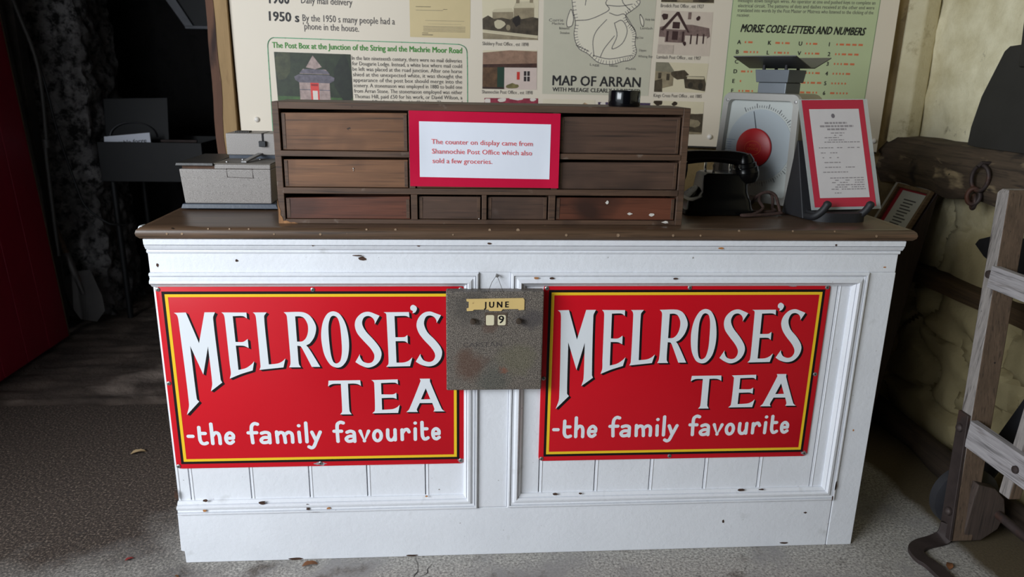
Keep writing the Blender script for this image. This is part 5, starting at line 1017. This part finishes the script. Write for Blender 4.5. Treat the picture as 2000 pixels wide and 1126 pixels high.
mb = MB(); mb.lathe([(.02, -.022), (.085, -.018), (.095, -.014), (.095, .014), (.085, .018), (.02, .022)], (2.298, -.522, .096), (0, 1, 0), 40); mb.build('wheel', wl.data.materials[0], tk, smooth=True)
mb = MB(); mb.tube([(2.325, -.018, .10), (2.325, -.50, .10)], .013, 12); mb.build('axle', IRON, tk, smooth=True)
# dark flat bar leaning behind the truck
mb = MB(); mb.hexa([(2.374, .23, -.0), (2.374, .16, .0), (2.386, .16, .0), (2.386, .23, .0)], [(2.44, .02, .62), (2.44, -.06, .62), (2.452, -.06, .62), (2.452, .02, .62)])
tag(mb.build('iron_bar', BLACKM, loc=(2.41, .06, 0), bevel=.002), 'black flat iron bar leaning on the wall behind the hand truck', 'bar')

# ================================================================== FORGE, TOOLS AND CABLES IN THE DARK ROOM
BLK = mottled('sooty_sheet_iron', (20, 21, 23), .25, 8, rough=.55, metal=.2)
fg = thing('portable_forge', (-.82, 2.3, -.02), 'black sheet iron portable forge with tall raised lid in the dark room', 'forge')
mb = MB()
def tray(z0, z1, x0, x1, y0, y1, w=.006):
    mb.box(x0, x1, y0, y0 + w, z0, z1).box(x0, x1, y1 - w, y1, z0, z1).box(x0, x0 + w, y0, y1, z0, z1).box(x1 - w, x1, y0, y1, z0, z1).box(x0, x1, y0, y1, z0, z0 + w)
tray(.74, .945, -1.10, -.575, 2.19, 2.65); mb.build('hearth_tray', BLK, fg, bevel=.003)
mb = MB(); mb.hexa([(-1.13, 2.36, .93), (-.80, 2.36, .93), (-.80, 2.37, .93), (-1.13, 2.37, .93)], [(-1.135, 2.40, 1.155), (-.80, 2.40, 1.165), (-.80, 2.41, 1.165), (-1.135, 2.41, 1.155)]); ld = mb.build('raised_lid', BLK, fg, bevel=.004)
mb = MB(); mb.tube([(-.98 + .12 * math.cos(a), 2.352 + .03 * math.sin(a) * .3, .96 + .075 * math.sin(a)) for a in [math.pi * i / 16 for i in range(17)]], .003, 6); mb.build('hoop', plain((70, 70, 74), .4, .5), ld, smooth=True)
for x in (-1.06, -.62):
    for y in (2.23, 2.61): MB().tube([(x, y, -.025), (x, y, .745)], .016, 10).build('leg', BLK, fg, smooth=True)
mb = MB(); mb.tube([(-.78, 2.20, .952), (-.60, 2.20, .952)], .008, 8); mb.build('rod', IRON, fg, smooth=True)
cd = thing('name_card', (-.95, 2.2, .90), 'white card lettered in black standing in the forge tray', 'card')
mb = MB(); mb.hexa([(-1.075, 2.205, .885), (-.835, 2.205, .915), (-.835, 2.208, .915), (-1.075, 2.208, .885)], [(-1.075, 2.225, .968), (-.845, 2.225, .992), (-.845, 2.228, .992), (-1.075, 2.228, .968)]); mb.build('card', plain((232, 236, 248), .5), cd)
mb = MB(); add_text(mb, 'portable forge', (-1.05, 2.2115, .925), (-.86, 2.2125, .944), .02, Vector((1, 0, .06)), (0, .26, .96), .01); mb.build('card_text', plain((40, 40, 46), .6), cd)
# chimney hood edge
hd = thing('chimney_hood', (-.9, 2.7, 1.5), 'dark sheet metal hood with a pale grey lip above the forge', 'hood')
mb = MB(); mb.hexa([(-.80, 2.80, 1.545), (-.12, 2.80, 1.545), (-.12, 3.10, 1.545), (-.80, 3.10, 1.545)], [(-1.15, 2.80, 2.5), (-.12, 2.80, 2.5), (-.12, 3.10, 2.5), (-1.15, 3.10, 2.5)]); mb.build('canopy', BLK, hd, bevel=.004)
LIP = mottled('pale_grey_lip', (112, 114, 120), .2, 10, rough=.6)
mb = MB(); mb.hexa([(-.80, 2.775, 1.545), (-.75, 2.775, 1.545), (-.75, 2.798, 1.545), (-.80, 2.798, 1.545)], [(-1.16, 2.775, 2.1), (-1.08, 2.775, 2.1), (-1.08, 2.798, 2.1), (-1.16, 2.798, 2.1)]).box(-.80, -.12, 2.775, 2.798, 1.535, 1.553); mb.build('lip', LIP, hd, bevel=.003)
# spades leaning at the pier
def spade(name, top, foot, label, col):
    s_ = thing(name, foot, label, 'spade', 'spades leaning in the dark corner')
    T_, F_2 = Vector(top), Vector(foot); ax_ = (T_ - F_2).normalized(); ne = F_2 + ax_ * .26
    m_ = MB(); m_.tube([ne - ax_ * .03, T_ - ax_ * .06], .016, 12); m_.build('shaft', GREYB, s_, smooth=True)
    side = ax_.cross(Vector((0, -1, 0))).normalized(); nn = side.cross(ax_).normalized()
    def bp(a, b, h=0): return F_2 + ax_ * b + side * a + nn * h
    m_ = MB(); prof = [(-.085, .27), (-.02, .285), (.02, .285), (.085, .27), (.088, .12), (.070, .04), (.0, .0), (-.070, .04), (-.088, .12)]
    m_.prism([bp(a, b, -.012 * (1 - abs(a) / .09)) for a, b in prof], nn * .004); m_.build('blade', col, s_, bevel=.001)
    m_ = MB(); m_.tube([ne - ax_ * .1 + nn * .003, ne + ax_ * .13], [.012, .021], 12); m_.build('socket', col, s_, smooth=True)
    m_ = MB(); m_.tube([T_ - ax_ * .07, T_ - ax_ * .05 + side * .05, T_ + side * .06, T_ - side * .06, T_ - ax_ * .05 - side * .05, T_ - ax_ * .07], .011, 10); m_.build('grip', GREYB, s_, smooth=True)
    return s_
GREYI = mottled('grey_worn_iron', (92, 88, 86), .2, 8, rough=.55, metal=.2)
spade('spade', (-1.46, 2.215, .78), (-1.185, 2.10, .0), 'front spade, its grey blade overlapping the spade behind', GREYI)
spade('spade', (-1.52, 2.225, .62), (-1.28, 2.17, .0), 'spade partly hidden behind the front spade by the red door', GREYI)
# cable and conduit
mb = MB(); mb.tube(catmull([(-1.42, 2.16, 2.2), (-1.40, 2.15, 1.7), (-1.29, 2.13, 1.286), (-1.256, 2.13, 1.01), (-1.20, 2.13, .72), (-1.165, 2.13, .615), (-1.08, 2.14, .535), (-1.04, 2.16, .52), (-1.0, 2.2, .51)]), .006, 8)
tag(mb.build('cable', plain((16, 16, 17), .6), smooth=True, loc=(-1.2, 2.15, .51)), 'black cable drooping down across the rough stone pier', 'cable')
mb = MB(); mb.tube(catmull([(-1.40, 2.0, 2.2), (-1.30, 1.96, 1.70), (-1.262, 1.95, 1.56), (-1.207, 1.95, 1.31), (-1.218, 1.95, .98), (-1.23, 1.95, .90), (-1.245, 1.95, .4)]), .010, 10); mb.lathe([(.018, -.02), (.018, .02)], (-1.221, 1.95, .955), (0, 0, 1), 14)
tag(mb.build('pipe', mottled('dull_grey_pipe', (50, 47, 44), .2, 10, rough=.6), smooth=True, loc=(-1.24, 1.95, .4)), 'thin grey conduit pipe running down beside the red door', 'pipe')
mb = MB().box(-1.75, -1.30, 1.99, 2.06, -.03, 2.57); struct(mb, 'wall_door_side', PLAST)

# ================================================================== LITTER ON THE FLOOR
def leaf(x, y, a, L_, mat, label, curl=.25):
    m_ = MB(); n = 7; rs = []
    for i in range(n):
        t = i / (n - 1); w = L_ * .28 * math.sin(math.pi * min(1, t * .92 + .06)) * (1 + .25 * math.sin(9 * t))
        h = .002 + L_ * curl * math.sin(math.pi * t) * .4
        c = Vector((x + math.cos(a) * (t - .5) * L_, y + math.sin(a) * (t - .5) * L_, h)); s_ = Vector((-math.sin(a), math.cos(a), 0)) * w
        rs.append([c + s_ + Vector((0, 0, w * .35)), c + Vector((0, 0, .0006)), c - s_ + Vector((0, 0, w * .5)), c - Vector((0, 0, .0006))])
    m_.rings(rs); return tag(m_.build('leaf', mat, smooth=True, loc=(x, y, .001)), label, 'leaf')
BRN = mottled('dry_brown_leaf', (120, 76, 44), .3, 60, rough=.8)
leaf(.345, -.028, .2, .042, BRN, 'curled brown dry leaf on the floor against the white counter front')
leaf(-.375, .63, .4, .05, mottled('pale_dry_leaf', (176, 150, 112), .2, 60, rough=.8), 'pale dry leaf fragment on the dark floor left of the counter')
leaf(-.155, .02, .5, .022, mottled('red_petal', (140, 46, 44), .2, 60, rough=.7), 'small red petal on the floor near the left end of the counter')
leaf(.0, -.06, -.4, .014, BRN, 'tiny brown leaf scrap on the floor below the chipped counter corner')
leaf(2.13, -.115, 1.0, .035, BRN, 'brown dry leaf inside the bend of the iron toe')
leaf(-.21, 1.15, .2, .02, BRN, 'small dry leaf on the broken floor edge behind the counter end')
